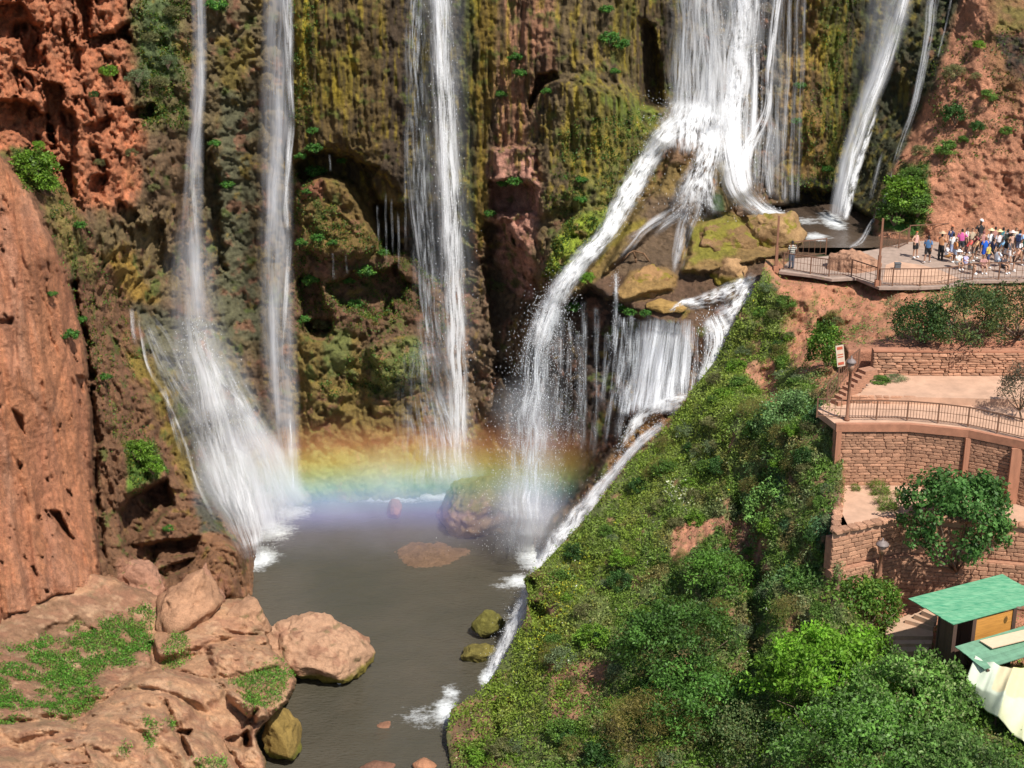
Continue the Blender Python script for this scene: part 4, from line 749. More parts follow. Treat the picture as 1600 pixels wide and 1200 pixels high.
# right falls in the gully
f = fall(1305, 345, 102.2, 'slanting misty waterfall in the dark gully before the right-hand bluff')
pr = [(1425,-70,105.8,40),(1402,20,105.4,44),(1378,100,105,44),(1348,180,104.4,38),(1326,250,103.6,34),(1306,345,102.6,30)]
stream('falling_water', f, pr, 'w_mist', seed=71, fade=(0,.04), dens=1.5); stream('falling_water', f, [(a + 6, b_, c_ - .3, w_ * .45) for a, b_, c_, w_ in pr], 'w_white', seed=72, fade=(0,.1), dens=1.3)
stream('falling_water', f, [(1374,160,104.4,6),(1362,195,104,8),(1348,240,103.4,12),(1332,290,102.8,14),(1320,345,102.2,12)], 'w_foam', seed=73, fade=(.3,.05), dens=2)
stream('water_veil', f, [(1385,-70,105.8,50),(1370,60,105.2,56),(1345,160,104.6,50)], 'w_mist', seed=74, fade=(0,.5), dens=.4)
f = fall(1345, 380, 99, 'thin right-hand waterfall thread following the foot of the red bluff down to the deck')
stream('falling_water', f, [(1468,-70,105,22),(1455,20,104.6,22),(1445,90,104,18),(1430,160,103.2,14),(1412,215,102.4,12),(1395,262,101.6,9)], 'w_veil', seed=75, fade=(0,.1), dens=1.5)
stream('falling_water', f, [(1392,262,101.2,6),(1388,300,100.4,8),(1362,350,99.2,9),(1340,382,98.2,12),(1326,390,97.8,12)], 'w_veil', seed=76, fade=(.1,.05), nu=8, dens=1.6)
stream('rivulet', f, [(1380,235,102.4,6),(1372,262,102,8),(1358,320,101.2,9)], 'w_veil', seed=77, nu=6, fade=(.3,.3), dens=.9); stream('rivulet', f, [(1492,-40,104,8),(1482,20,103.8,6),(1466,90,103.2,5)], 'w_veil', seed=78, nu=6, dens=1.2)
# free fall from the shelf's left end
f = fall(818, 880, 90.6, 'scattered spray of the ramp water falling free from the left end of the middle tier')
pf = [(876,446,94.6,36),(868,462,94.3,40),(846,530,93.7,52),(834,610,93.2,70),(826,720,92.6,84),(820,880,91.8,96)]
stream('falling_water', f, pf, 'w_drip', seed=81, fade=(.10,.15), dens=1.9, jit=.2); stream('falling_water', f, [(a + 6, b_, c_ - .3, w_ * .45) for a, b_, c_, w_ in pf], 'w_drip', seed=82, fade=(.10,.3), dens=2.0); drops(f, pf, 5200, .030, spread=1.0, seed=8, stretch=2.2, depth=1.2)
stream('water_veil', f, [(840,560,93,80),(830,700,92.4,120),(822,890,91.6,110)], 'w_mist', seed=83, fade=(.4,.1), dens=.65)
f = fall(930, 700, 91.5, 'row of thin dripping strands before the dark cave below the middle tier')
for i, (x0, y0, x1, y1, w_) in enumerate(((872,480,868,680,22),(912,470,908,720,12),(905,520,900,700,16),(932,480,926,720,12),(962,425,956,560,10),(966,490,944,700,10),(986,492,966,690,16),(950,520,938,640,14),(890,500,884,700,14),(1000,500,985,640,12))):
    yy = 92.4 - 0.9 * (x0 - 870) / 130
    pp = [(x0, y0, yy, w_), ((x0 + x1) / 2 + 3, (y0 + y1) / 2, yy - .3, w_), (x1, y1, yy - .5, w_ * 1.2)]
    stream('falling_water', f, pp, 'w_drip', seed=85 + i, fade=(.02, .2), nu=8, dens=1.7 if i in (4, 5, 6) else 1.1)
    drops(f, pp, 260, .022, seed=20 + i, stretch=2.5) if i % 2 == 0 else None
# lower tier
f = fall(1030, 632, 88.6, 'curtain of white water pouring over the lower lip left of the green slope')
for i, (x0, x1, w_, yb) in enumerate(((1022,1004,24,640),(1040,1026,26,634),(1058,1046,26,628),(1074,1066,20,620))):
    stream('falling_water', f, [(x0+2,498,90.0,w_),(x0,520,89.4,w_),((x0+x1)/2,570,89,w_*1.1),(x1,yb,88.6,w_*1.3)], 'w_veil', seed=95 + i, fade=(.04,.02), dens=2.3, bulge=.1)
stream('falling_water', f, [(1048,500,90,88),(1040,530,89.4,84),(1032,580,89.1,86),(1022,640,88.7,94)], 'w_veil', seed=99, fade=(.05,.02), dens=1.6, bulge=.05)
for i, (x0, x1, w_, y0_, yb) in enumerate(((996,978,26,498,652),(1010,992,18,500,648),(1082,1078,22,508,612),(975,962,16,495,640))):
    stream('falling_water', f, [(x0,y0_,90.2,w_),((x0+x1)/2+3,(y0_+yb)/2,89.6,w_*1.1),(x1,yb,88.9,w_*1.4)], 'w_drip' if i in (0, 3) else 'w_veil', seed=140 + i, fade=(.05,.08), dens=1.9, bulge=.1)
stream('water_veil', f, [(1045,500,89.9,90),(1035,560,89,96),(1020,645,88.5,104)], 'w_mist', seed=145, fade=(.1,.03), dens=.7, bulge=.05)
rp = [(1112,492,89.6,40),(1122,520,88.9,50),(1118,560,88.3,46),(1098,600,87.9,30)]
stream('falling_water', f, rp, 'w_white', seed=100, fade=(.1,.02), dens=2.0); drops(f, rp, 700, .03, seed=9)
fo = [(1088,618,88.0,16),(1045,628,87.9,24),(1008,645,87.6,22),(984,676,87.4,16),(965,712,87.2,12)]
stream('tumbling_water', f, fo, 'w_foam', seed=101, fade=(.15,.4), dens=1.7, jit=.5, bulge=.1); drops(f, fo, 900, .035, spread=1, seed=10, stretch=1.0)
f = fall(1130, 470, 91, 'white rapids of the shallow stream running to the lower lip beside the slope')
for i, rv in enumerate(([(1185,432,0,20),(1150,452,0,26),(1110,466,0,26),(1065,480,0,16)], [(1178,440,0,26),(1150,475,0,36),(1118,500,0,36)], [(1090,468,0,10),(1065,474,0,12),(1045,488,0,10)], [(1150,500,0,24),(1120,520,0,28),(1100,530,0,18)])):
    stream('tumbling_water', f, rv, 'w_foam', cling=True, off=.3, seed=102 + i, fade=(.2,.3), dens=1.5, bulge=.03, jit=.4)
f = fall(830, 890, 81, 'white chute running down behind the edge of the green slope to the pool')
for i, (pp, dn) in enumerate((([(1040,660,86.4,12),(1000,690,85.9,16),(960,735,85.2,18),(930,772,84.5,24),(895,815,83.2,30),(862,860,81.8,34),(835,900,80.6,36)], 2.2), ([(838,900,79.6,34),(822,940,78.5,34),(800,990,77.2,34),(780,1035,76.2,30),(764,1068,75.2,26)], 1.6))):
    stream('sliding_water', f, pp, 'w_foam', seed=106 + i, fade=(.1,.03), dens=dn * .72, bulge=.12, jit=.55); stream('water_veil', f, [(a + 4, b_ - 2, c_ - .2, w_ * 1.25) for a, b_, c_, w_ in pp], 'w_mist', seed=108 + i, fade=(.1,.05), dens=.9); drops(f, pp, 1100, .03, seed=11 + i, stretch=1.3)
f = fall(600, 400, 101, 'faint drips hanging under the mossy curtain between the second and third waterfalls')
for i, (x0, y0, y1) in enumerate(((515,240,270),(602,300,420),(612,310,400),(622,330,430),(590,320,380),(632,200,400),(520,395,440),(540,395,430))):
    stream('falling_water', f, [(x0,y0,100.4,5),(x0+1,(y0+y1)/2,100.3,5),(x0+2,y1,100.2,5)], 'w_drip', seed=120 + i, nu=5, fade=(.1,.3), dens=.7)

# ---------------------------------------------------------------- spray mist over the pool with a rainbow painted into its scatter colour
m, t, b = mat_base('rainbow_tinted_mist'); t.nodes.remove(b)
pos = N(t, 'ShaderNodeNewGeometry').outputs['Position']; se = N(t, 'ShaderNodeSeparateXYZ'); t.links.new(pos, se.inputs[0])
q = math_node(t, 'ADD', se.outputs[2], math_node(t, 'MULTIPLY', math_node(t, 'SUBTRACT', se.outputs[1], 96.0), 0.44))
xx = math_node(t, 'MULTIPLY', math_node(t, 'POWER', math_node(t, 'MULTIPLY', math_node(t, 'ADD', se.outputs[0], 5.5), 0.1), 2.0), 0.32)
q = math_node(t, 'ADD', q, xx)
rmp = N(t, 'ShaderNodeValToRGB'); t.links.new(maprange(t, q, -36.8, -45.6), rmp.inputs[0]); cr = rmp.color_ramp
cols = [(0.0,(0,0,0)),(0.12,(0.06,0.02,0.01)),(0.28,(0.55,0.20,0.06)),(0.42,(0.85,0.52,0.08)),(0.52,(0.72,0.75,0.20)),(0.63,(0.32,0.72,0.50)),(0.74,(0.28,0.52,0.85)),(0.86,(0.38,0.38,0.85)),(1.0,(0.42,0.36,0.55))]  # rainbow hues painted as bands fixed in the mist, red down to violet
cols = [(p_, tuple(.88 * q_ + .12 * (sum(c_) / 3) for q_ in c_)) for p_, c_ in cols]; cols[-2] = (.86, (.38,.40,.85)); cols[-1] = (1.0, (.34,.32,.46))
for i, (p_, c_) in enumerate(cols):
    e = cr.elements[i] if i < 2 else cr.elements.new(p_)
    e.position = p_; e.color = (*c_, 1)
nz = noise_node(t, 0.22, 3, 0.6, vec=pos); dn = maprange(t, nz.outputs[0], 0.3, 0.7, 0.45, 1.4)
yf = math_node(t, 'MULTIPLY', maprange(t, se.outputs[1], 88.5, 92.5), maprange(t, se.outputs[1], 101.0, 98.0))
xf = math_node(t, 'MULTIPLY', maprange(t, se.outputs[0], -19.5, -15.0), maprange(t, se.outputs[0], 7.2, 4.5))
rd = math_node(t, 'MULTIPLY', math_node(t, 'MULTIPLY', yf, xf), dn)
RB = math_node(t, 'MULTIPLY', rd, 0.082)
wh = None
for (px_, py_, Y_, r_, s_) in ((600,775,97,4.0,.05),(520,790,96.5,3.0,.05),(372,760,92,4.5,.16),(330,600,95,3.5,.06),(440,780,95,3.0,.08),(700,760,98,3.2,.06),(818,800,92,3.6,.12),(815,640,92.5,2.6,.05),(860,820,86,2.6,.06),(300,480,96,3,.05)):
    c = V(px_, py_, Y_); vd = N(t, 'ShaderNodeVectorMath', operation='DISTANCE'); t.links.new(pos, vd.inputs[0]); vd.inputs[1].default_value = c
    d_ = math_node(t, 'MULTIPLY', math_node(t, 'POWER', maprange(t, vd.outputs['Value'], r_, 0), 1.5), s_); wh = d_ if wh is None else math_node(t, 'ADD', wh, d_)
wh = math_node(t, 'MULTIPLY', math_node(t, 'MULTIPLY', wh, dn), 2.3)
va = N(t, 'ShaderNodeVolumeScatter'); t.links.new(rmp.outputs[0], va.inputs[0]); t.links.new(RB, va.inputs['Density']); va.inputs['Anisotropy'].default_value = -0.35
vb = N(t, 'ShaderNodeVolumeScatter'); vb.inputs[0].default_value = (.93, .95, 1, 1); t.links.new(wh, vb.inputs['Density']); vb.inputs['Anisotropy'].default_value = -0.2
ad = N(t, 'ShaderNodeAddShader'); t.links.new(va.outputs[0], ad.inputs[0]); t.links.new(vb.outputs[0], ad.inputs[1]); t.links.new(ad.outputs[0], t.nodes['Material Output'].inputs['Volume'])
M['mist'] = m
mb = MB(); mb.box((-6.5, 93.5, -38.6), (28, 16, 14.5)); mb.build('rainbow_tinted_mist', M['mist'], kind='stuff')

# ================================================================ VIEWING DECK, TERRACES, WALLS
M['paving'] = plain('paving', (0.34,0.25,0.20), 0.9, 0.2, 2.5, bump=0.3)
M['paving2'] = plain('sandy_paving', (0.50,0.31,0.21), 0.95, 0.16, 1.4, bump=0.3, dist=.04)
M['plaster'] = plain('red_plaster', (0.38,0.17,0.10), 0.9, 0.2, 2.0, bump=0.3)
M['mortar'] = plain('mud_mortar', (0.36,0.18,0.11), 0.95, 0.25, 5.0, bump=0.5, dist=.04)
M['stone'] = plain('wall_stone', (0.36,0.175,0.105), 0.92, 0.25, 6.0, bump=0.6, rnd=0.30, col2=(0.42,0.23,0.14), dist=.03)
M['rust'] = plain('rusty_iron', (0.17,0.085,0.05), 0.75, 0.3, 14.0, bump=0.2)
M['rustpost'] = plain('red_brown_post', (0.26,0.12,0.07), 0.8, 0.25, 8.0, bump=0.2)
def poly_slab(name, pts, z, th, mat, **k):
    """flat slab over a ground outline given in plan"""
    n = len(pts); v = [(p[0], p[1], z) for p in pts] + [(p[0], p[1], z - th) for p in pts]
    return link(name, new_mesh(name, v, [tuple(range(n)), tuple(range(2 * n - 1, n - 1, -1))] + [(i, i + n, (i + 1) % n + n, (i + 1) % n) for i in range(n)], mat), **k)
def G(px, py, z): q = PZ(px, py, z); return (q.x, q.y)
deck_front = [(1217,424),(1268,430),(1300,436),(1338,434),(1374,449),(1440,449),(1482,447),(1518,439),(1600,438),(1820,438)]
deck_back = [(1820,352),(1600,366),(1500,372),(1420,378),(1376,388),(1330,396),(1272,402),(1236,404)]
poly_slab('viewing_deck', [G(a, b_, DECK) for a, b_ in deck_front + deck_back], DECK, 0.16, M['paving'], kind='structure')
# a tread of bare red ground over part of the deck
poly_slab('deck_sand', [G(a, b_, DECK + .012) for a, b_ in [(1379,440),(1436,446),(1478,444),(1500,436),(1470,422),(1440,414),(1400,408),(1384,414)]], DECK + .012, 0.01, M['paving2'], kind='structure')

_box = MB().box((0, 0, 0), (1, 1, 1)); BOXME = {}
def box_me(name, mat):
    if (name, mat.name) not in BOXME: BOXME[(name, mat.name)] = new_mesh(name, _box.v, _box.f, mat)
    return BOXME[(name, mat.name)]
def bar_obj(name, a, b, w_, parent, mat, d_=None):
    """a straight metal or wooden member between two points (shared mesh data)"""
    a = Vector(a); b = Vector(b); o = link(name, box_me(name, mat), parent, (a + b) / 2 - (parent.location if parent else Vector()))
    o.rotation_mode = 'QUATERNION'; o.rotation_quaternion = (b - a).to_track_quat('Z', 'Y'); o.scale = (w_, d_ or w_, (b - a).length); return o
def railing(pts, label, h=1.05, nb=6, group='rusty iron railings', mids=1, mat='rust', bw=.022, pw=.07, name='railing'):
    """posts, top rail, bottom rail and upright bars between the given foot points"""
    r = empty(name, pts[0], label, 'railing', group); Z = Vector((0, 0, 1))
    for p in pts: bar_obj('post', p, p + Z * (h + .03), pw, r, M[mat])
    for a, b in zip(pts[:-1], pts[1:]):
        bar_obj('top_rail', a + Z * h, b + Z * h, .055, r, M[mat]); bar_obj('bottom_rail', a + Z * .10, b + Z * .10, .035, r, M[mat])
        for k in range(mids): bar_obj('middle_rail', a + Z * h * .55, b + Z * h * .55, .02, r, M[mat])
        for k in range(1, nb + 1):
            q = a.lerp(b, k / (nb + 1)); bar_obj('baluster', q + Z * .11, q + Z * h, bw, r, M[mat])
    return r
D = lambda a, b_: PZ(a, b_, DECK)
railing([D(1224,421), D(1266,428), D(1295,432), D(1330,432)], 'rusty railing along the deck front from the man in stripes to the round boulder', nb=7)
railing([D(1330,432), D(1374,447), D(1394,447)], 'short skewed railing piece before the round boulder on the deck', nb=5)
railing([D(1394,447), D(1437,447), D(1481,445), D(1519,438)], 'rusty barred railing before the crowd, left stretch beyond the round boulder', nb=7)
railing([D(1519,438), D(1560,437), D(1605,437), D(1650,437)], 'rusty railing with a thick top bar right before the crowd', nb=4)
railing([D(1236,404), D(1290,398)], 'low far railing beside the basin behind the man in stripes', nb=5, mids=0)
railing([D(1378,388), D(1404,388), D(1418,381)], 'far railing in the shade under the mossy bank left of the crowd', nb=5)
railing([D(1420,377), D(1490,373), D(1530,371)], 'far railing at the foot of the red bluff behind the crowd', nb=3, mids=0)
for px_, y0, y1, lb in ((1212,424,340,'tall thin reddish post on the deck corner left of the man in stripes'), (1371,446,346,'tall reddish post right of the round boulder on the deck')):
    a = D(px_, y0); h = (y0 - y1) * a.length / F / .96; e = empty('lamp_post', a, lb, 'post')
    bar_obj('shaft', a, a + Vector((0, 0, h)), .11, e, M['rustpost']); bar_obj('collar', a, a + Vector((0, 0, h * .45)), .17, e, M['rustpost']); bar_obj('foot', a - Vector((0,0,.02)), a + Vector((0, 0, .35)), .32, e, M['plaster'])
mb = MB(); mb.box((0, 0, .18), (.34, .26, .36)); mb.box((0, 0, .40), (.38, .3, .06)); c = D(1402, 421); mb.build('crate', plain('grey_crate', (.10,.11,.12), .7), loc=c, label='small dark grey box standing on the deck right of the tall post', cat='box')

# ---- walls laid of single stones
STV = []
for i in range(8):
    bm = bmesh.new(); bmesh.ops.create_cube(bm, size=1); bmesh.ops.bevel(bm, geom=bm.edges[:], offset=.16, segments=1, affect='EDGES'); rg_ = random.Random(i + 5)
    for q in bm.verts: q.co += Vector([rg_.uniform(-.07, .07) for _ in range(3)])
    me = bpy.data.meshes.new('stone'); bm.to_mesh(me); bm.free(); me.materials.append(M['stone']); STV.append(me)
def stone_wall(path, z0, z1, sw, shh, parent, seed, proud=.07, budget=300, zt=None):
    """courses of single stones over a mortar core; path is in plan, seen side facing the camera"""
    rg_ = random.Random(seed); items = []
    for (a, b), ztop in zip(zip(path[:-1], path[1:]), zt or [z1] * 9):
        a = Vector((*a, 0)); b = Vector((*b, 0)); Ls = (b - a).length; d = (b - a).normalized(); nn = Vector((d.y, -d.x, 0))
        if nn.y > 0: nn = -nn
        rz = math.atan2(d.y, d.x)
        z = z0
        while z < ztop - shh * .5:
            h = min(shh * rg_.uniform(.75, 1.3), ztop - z); s = rg_.uniform(-.5, 0) * sw
            while s < Ls:
                w_ = sw * rg_.uniform(.55, 1.5); s0 = max(s, 0); s1 = min(s + w_, Ls)
                if s1 - s0 > .06: items.append((a + d * (s0 + s1) / 2 + nn * (.01 + rg_.uniform(0, proud * .5)) + Vector((0, 0, z + h / 2)), ((s1 - s0) * .93, proud * 1.7, h * .90), rz + rg_.uniform(-.03, .03), rg_.uniform(-.05, .05)))
                s += w_
            z += h
    items.sort(key=lambda q: -q[1][0] * q[1][2]); n = 0; rest = MB()
    for p, s, rz, tl in items:
        if n < budget:
            o = link('stone', STV[rg_.randrange(8)], parent, p - parent.location); o.scale = s; o.rotation_euler = (tl * .5, tl, rz); n += 1
        else:
            me = STV[rg_.randrange(8)]; R = Matrix.Rotation(rz, 3, 'Z'); rest.add([R @ Vector((v.co.x * s[0], v.co.y * s[1], v.co.z * s[2])) + p - parent.location for v in me.vertices], [tuple(pl.vertices) for pl in me.polygons])
    if rest.v: rest.build('small_stones', M['stone'], parent, kind='stuff')
def wall_core(name, path, z0, z1, th, mat, parent, side=-1, zs=None):
    pts = [Vector((*p, 0)) for p in path]; back = []
    for i, p in enumerate(pts):
        d = (pts[min(i + 1, len(pts) - 1)] - pts[max(i - 1, 0)]).normalized(); nn = Vector((d.y, -d.x, 0)); nn = -nn if nn.y < 0 else nn
        back.append(p + nn * th)
    n = len(pts); v = []; zt = zs or [z1] * n
    for i in range(n): v += [(pts[i].x, pts[i].y, z0), (pts[i].x, pts[i].y, zt[i]), (back[i].x, back[i].y, zt[i]), (back[i].x, back[i].y, z0)]
    f = []
    for i in range(n - 1):
        o = i * 4; f += [(o, o + 4, o + 5, o + 1), (o + 1, o + 5, o + 6, o + 2), (o + 2, o + 6, o + 7, o + 3)]
    f += [(0, 1, 2, 3), tuple((n - 1) * 4 + k for k in (3, 2, 1, 0))]
    v = [tuple(Vector(q) - parent.location) for q in v]
    return link(name, new_mesh(name, v, f, mat), parent)
ZT = dict(path=-28.1, up=-27.7, low=-31.4, base=-35.6)
# upper dry-stone wall
w1 = [G(1362, 585, ZT['up']), G(1480, 586, ZT['up']), G(1850, 587, ZT['up'])]
e = empty('stone_wall', (*w1[0], ZT['up']), 'rough dry stone wall of flat red stones under the big leafy bush', 'wall')
wall_core('wall_core', w1, ZT['up'] - .1, -26.42, .5, M['mortar'], e); stone_wall(w1, ZT['up'], -26.42, .50, .15, e, 3, proud=.12)
wall_core('coping', [(a, b_ - .08) for a, b_ in w1], -26.415, -26.33, .6, M['plaster'], e)
# sandy terrace behind the low kerb wall
poly_slab('upper_terrace', [G(1312, 618, ZT['up']), G(1592, 624, ZT['up']), G(1850, 626, ZT['up']), G(1850, 580, ZT['up']), G(1360, 583, ZT['up']), G(1330, 596, ZT['up'])], ZT['up'], .6, M['paving2'], kind='structure')
wk = [G(1326, 612, ZT['up']), G(1430, 613, ZT['up']), G(1600, 614, ZT['up'])]
wk = [(a, b_ - .55) for a, b_ in wk]
e = empty('kerb_wall', (*wk[0], ZT['path']), 'low crumbling stone edging between the sandy terrace and the railed path', 'wall')
stone_wall(wk, ZT['path'], ZT['up'] + .02, .55, .16, e, 4, proud=.10, budget=140); wall_core('wall_core', wk, ZT['path'] - .1, ZT['up'] - .01, .4, M['mortar'], e)
# railed path and the big retaining wall under it
w2 = [G(1306, 663, ZT['path']), G(1420, 663, ZT['path']), G(1512, 672, ZT['path']), G(1600, 690, ZT['path']), G(1800, 745, ZT['path'])]
poly_slab('railed_path', [(a, b_ + .05) for a, b_ in w2] + [G(1850, 622, ZT['path']), G(1300, 622, ZT['path']), G(1276, 640, ZT['path'])], ZT['path'], .35, M['paving2'], kind='structure')
e = empty('retaining_wall', (*w2[0], ZT['low']), 'tall red masonry retaining wall with a plaster cap under the railed path', 'wall')
wall_core('wall_core', w2, ZT['low'] - .2, ZT['path'] - .36, .5, M['mortar'], e)
wall_core('cap', [(a, b_ - .16) for a, b_ in w2], ZT['path'] - .34, ZT['path'] + .06, .26, M['plaster'], e)
stone_wall(w2, ZT['low'], ZT['path'] - .36, .42, .17, e, 5, proud=.045)
for a, b_ in ((1311, 1), (1513, 1), (1592, 2.6)):
    s = np.interp(a, [1306, 1420, 1512, 1600], [663, 663, 672, 690]); g = PZ(a, s, ZT['path']); o = link('pilaster', box_me('pilaster', M['plaster']), e, Vector((g.x, g.y - .12, (ZT['low'] + ZT['path'] - .36) / 2)) - e.location); o.scale = (.26 * b_, .16, ZT['path'] - .36 - ZT['low'] - .004)
rp_ = [PZ(a, b_, ZT['path'] + .06) for a, b_ in ((1322,655),(1369,655),(1417,656),(1465,660),(1512,666),(1558,676),(1604,687),(1650,699))]
railing(rp_, 'long curving rusty railing on top of the tall retaining wall', nb=9, h=1.0)
railing([PZ(1276, 652, ZT['path']), PZ(1322, 655, ZT['path'])], 'left end of the railing beyond the lamp post over the slope', nb=4, h=1.0)
st = [PZ(1292,628,-28.0), PZ(1309,606,-27.45), PZ(1324,588,-27.0), PZ(1341,574,-26.6)]
railing(st, 'sloping stair railing climbing past the white sign board', nb=3, h=1.0)

e = empty('stair', st[0], 'narrow earth-coloured steps climbing right beside the sloping railing', 'stairs')
for i in range(8):
    c = st[0].lerp(st[-1], (i + .5) / 8) + Vector((.7, 0, 0)); o = link('step', box_me('step', M['mortar']), e, c - e.location - Vector((.1, 0, .12))); o.scale = (.8, .6, .3); o.rotation_euler = (0, 0, .5)
# lower terrace and its wall
w3 = [G(1301, 834, ZT['low']), G(1412, 810, ZT['low']), G(1560, 820, ZT['low']), G(1850, 846, ZT['low'])]
poly_slab('lower_terrace', [(a, b_ + .03) for a, b_ in w3] + [G(1850, 745, ZT['low']), G(1318, 745, ZT['low']), G(1308, 772, ZT['low'])], ZT['low'] , .3, M['paving2'], kind='structure')
e = empty('terrace_wall', (*w3[0], ZT['base']), 'stepped red masonry wall holding the lower terrace behind the leafy fig tree', 'wall')
wall_core('wall_core', w3, ZT['base'] - .6, ZT['low'] - .305, .5, M['mortar'], e)
stone_wall(w3, -33.2, ZT['low'] - .30, .48, .2, e, 6, proud=.05, budget=160)
w3b = [(a, b_ - .32) for a, b_ in w3]; wall_core('lower_step', w3b, ZT['base'] - .6, -33.25, .30, M['mortar'], e); stone_wall(w3b, ZT['base'], -33.27, .5, .2, e, 7, proud=.05, budget=140)
cp = Vector((*w3[0], 0)); cq = Vector((*w3[1], 0)); rg_ = random.Random(3)
for (pa, pb), nn_ in zip(zip(w3[:-1], w3[1:]), (9, 10, 9)):
    pa = Vector((*pa, 0)); pb = Vector((*pb, 0)); d = (pb - pa).normalized()
    for i in range(nn_):
        o = link('coping_stone', STV[rg_.randrange(8)], e, pa.lerp(pb, (i + .5) / nn_) + Vector((0, .10, ZT['low'] + .07)) - e.location); o.scale = ((pb - pa).length / nn_ * .97, .52, .2); o.rotation_euler = (0, 0, math.atan2(d.y, d.x))
wl_ = [G(1303, 834, ZT['low']), G(1310, 770, ZT['low'])]
pa = Vector((*wl_[0], 0)); pb = Vector((*wl_[1], 0))
for i in range(8):
    o = link('coping_stone', STV[i], e, pa.lerp(pb, (i + .5) / 8) + Vector((.05, 0, ZT['low'] + .08)) - e.location); o.scale = (.4, (pb - pa).length / 8 * .96, .22); o.rotation_euler = (0, 0, .03)
o = link('side_wall', box_me('side_wall', M['mortar']), e, (pa + pb) / 2 + Vector((.12, .42, (ZT['base'] + ZT['low']) / 2 - .3)) - e.location); o.scale = (.3, (pb - pa).length, ZT['low'] - ZT['base'] + .6)
o = link('ledge_bench', box_me('ledge_bench', M['plaster']), None, PZ(1400, 746, ZT['low']) + Vector((0, -.1, .12)), 'long low stone ledge at the foot of the tall retaining wall', 'ledge'); o.scale = (4.6, .35, .28)

# lamps
M['lampglass'] = plain('lamp_glass', (0.42,0.24,0.16), 0.35, 0.1, 8)
M['lampcap'] = plain('lamp_cap', (0.20,0.16,0.15), 0.6, 0.2, 8)
def lamp(px, y_foot, z, h, label, r=.20, w_=.11, dy=0.0):
    g = PZ(px, y_foot, z) + Vector((0, dy, 0)); e = empty('street_lamp', g, label, 'lamp')
    mb = MB(); mb.lathe((0, 0, 0), [(w_ * 1.3, 0), (w_ * 1.3, .12), (w_ * .75, .2), (w_ * .7, h - .75), (w_ * 1.1, h - .72)], 10); mb.build('pole', M['rustpost'], e, True)
    mb = MB(); mb.lathe((0, 0, h - .70), [(r * .62, 0), (r * .9, .42)], 10); mb.build('lantern', M['lampglass'], e, True)
    mb = MB(); mb.lathe((0, 0, h - .275), [(r * 1.25, 0), (r * 1.2, .06), (r * .75, .16), (r * .2, .22), (r * .18, .32), (.02, .36)], 12); mb.build('lamp_cap', M['lampcap'], e, True); return e
lamp(1323, 657, ZT['path'], 3.35, 'slim rusty lamp post with a bucket-shaped lantern beside the sign board')
lamp(1374, 905, -34.0, 2.1, 'short lamp post with a capped lantern before the masonry wall', r=.26, w_=.13)
# sign board
M['signboard'] = plain('sign_board', (0.62,0.50,0.38), 0.7, 0.12, 4); M['signred'] = plain('sign_print', (0.50,0.10,0.05), 0.7, 0.15, 4)
g = V(1313, 556, 74.6); e = empty('sign', g - Vector((0, 0, .6)), 'tilted cream sign board with faded red bands beside the lamp post', 'sign')
o = link('board', box_me('board', M['signboard']), e, (0, 0, .6)); o.scale = (.42, .05, 1.15); o.rotation_euler = (0, -.16, .1)
for zz, hh in ((1.02, .16), (.2, .14), (.68, .05), (.55, .05)):
    o = link('print_band', box_me('print_band', M['signred']), e, (.16 * (.6 - zz), -.03, zz)); o.scale = (.30, .012, hh); o.rotation_euler = (0, -.16, .1)
bar_obj('sign_post', g - Vector((0, -.05, 1.8)), g - Vector((0, -.05, -.3)), .06, e, M['rust'])

# ================================================================ KIOSK
M['greenplank'] = plain('green_painted_plank', (0.05,0.29,0.15), 0.7, 0.2, 2.0, bump=.3, rnd=.05, stretch=(1, 5, 1), col2=(0.15,0.33,0.19))
M['greenplank2'] = plain('faded_green_plank', (0.13,0.27,0.17), 0.8, 0.18, 3.0, bump=.3, rnd=.14)
M['orangewood'] = plain('varnished_board', (0.50,0.23,0.05), 0.5, 0.25, 2.0, bump=.15, stretch=(1, 1, 7))
M['darkwood'] = plain('dark_board', (0.09,0.05,0.035), 0.8, 0.3, 3.0, bump=.3, stretch=(4, 4, .6), rnd=.2)
M['palewood'] = plain('pale_board', (0.66,0.47,0.32), 0.7, 0.08, 3.0, stretch=(1, 4, 1))
def plank_roof(parent, A, B, Cc, n, mat, th=.04, name='roof_plank'):
    """planks running from A to B, laid side by side from A towards Cc"""
    A, B, Cc = map(Vector, (A, B, Cc)); ex = B - A; ey = (Cc - A) / n; nz_ = ex.cross(ey).normalized(); nz_ = -nz_ if nz_.z < 0 else nz_
    for i in range(n):
        o0 = A + ey * i - parent.location + nz_ * random.uniform(0, .015); e0 = ex * random.uniform(-.006, .004); e1 = ex * random.uniform(-.004, .006) + ex; wv = ey * .975
        q = [o0 + e0, o0 + e1, o0 + e1 + wv, o0 + e0 + wv]
        link(name, new_mesh(name, q + [p - nz_ * th for p in q], [(0, 1, 2, 3), (7, 6, 5, 4), (0, 4, 5, 1), (1, 5, 6, 2), (2, 6, 7, 3), (3, 7, 4, 0)], mat), parent)
rA = PZ(1420, 935, -32.55); rB = PZ(1566, 897, -32.45); rC = PZ(1490, 976, -33.0)
rB = rA + (rB - rA) * 1.0; far = rB + (rC - rA)
e = empty('kiosk', PZ(1500, 1010, -35.4), 'wooden kiosk with a sloping green plank roof beside the stone steps', 'kiosk')
plank_roof(e, rA, rB, rC, 11, M['greenplank'])
dn_ = Vector((0, 0, -1)); u1 = (rB - rA).normalized(); u2 = (rC - rA).normalized()
a1 = rA + u1 * 1.5 + u2 * .35; a2 = rC + u1 * .25 - u2 * .15; a3 = rC + u1 * 3.6 - u2 * .15; a4 = rB + u2 * .3
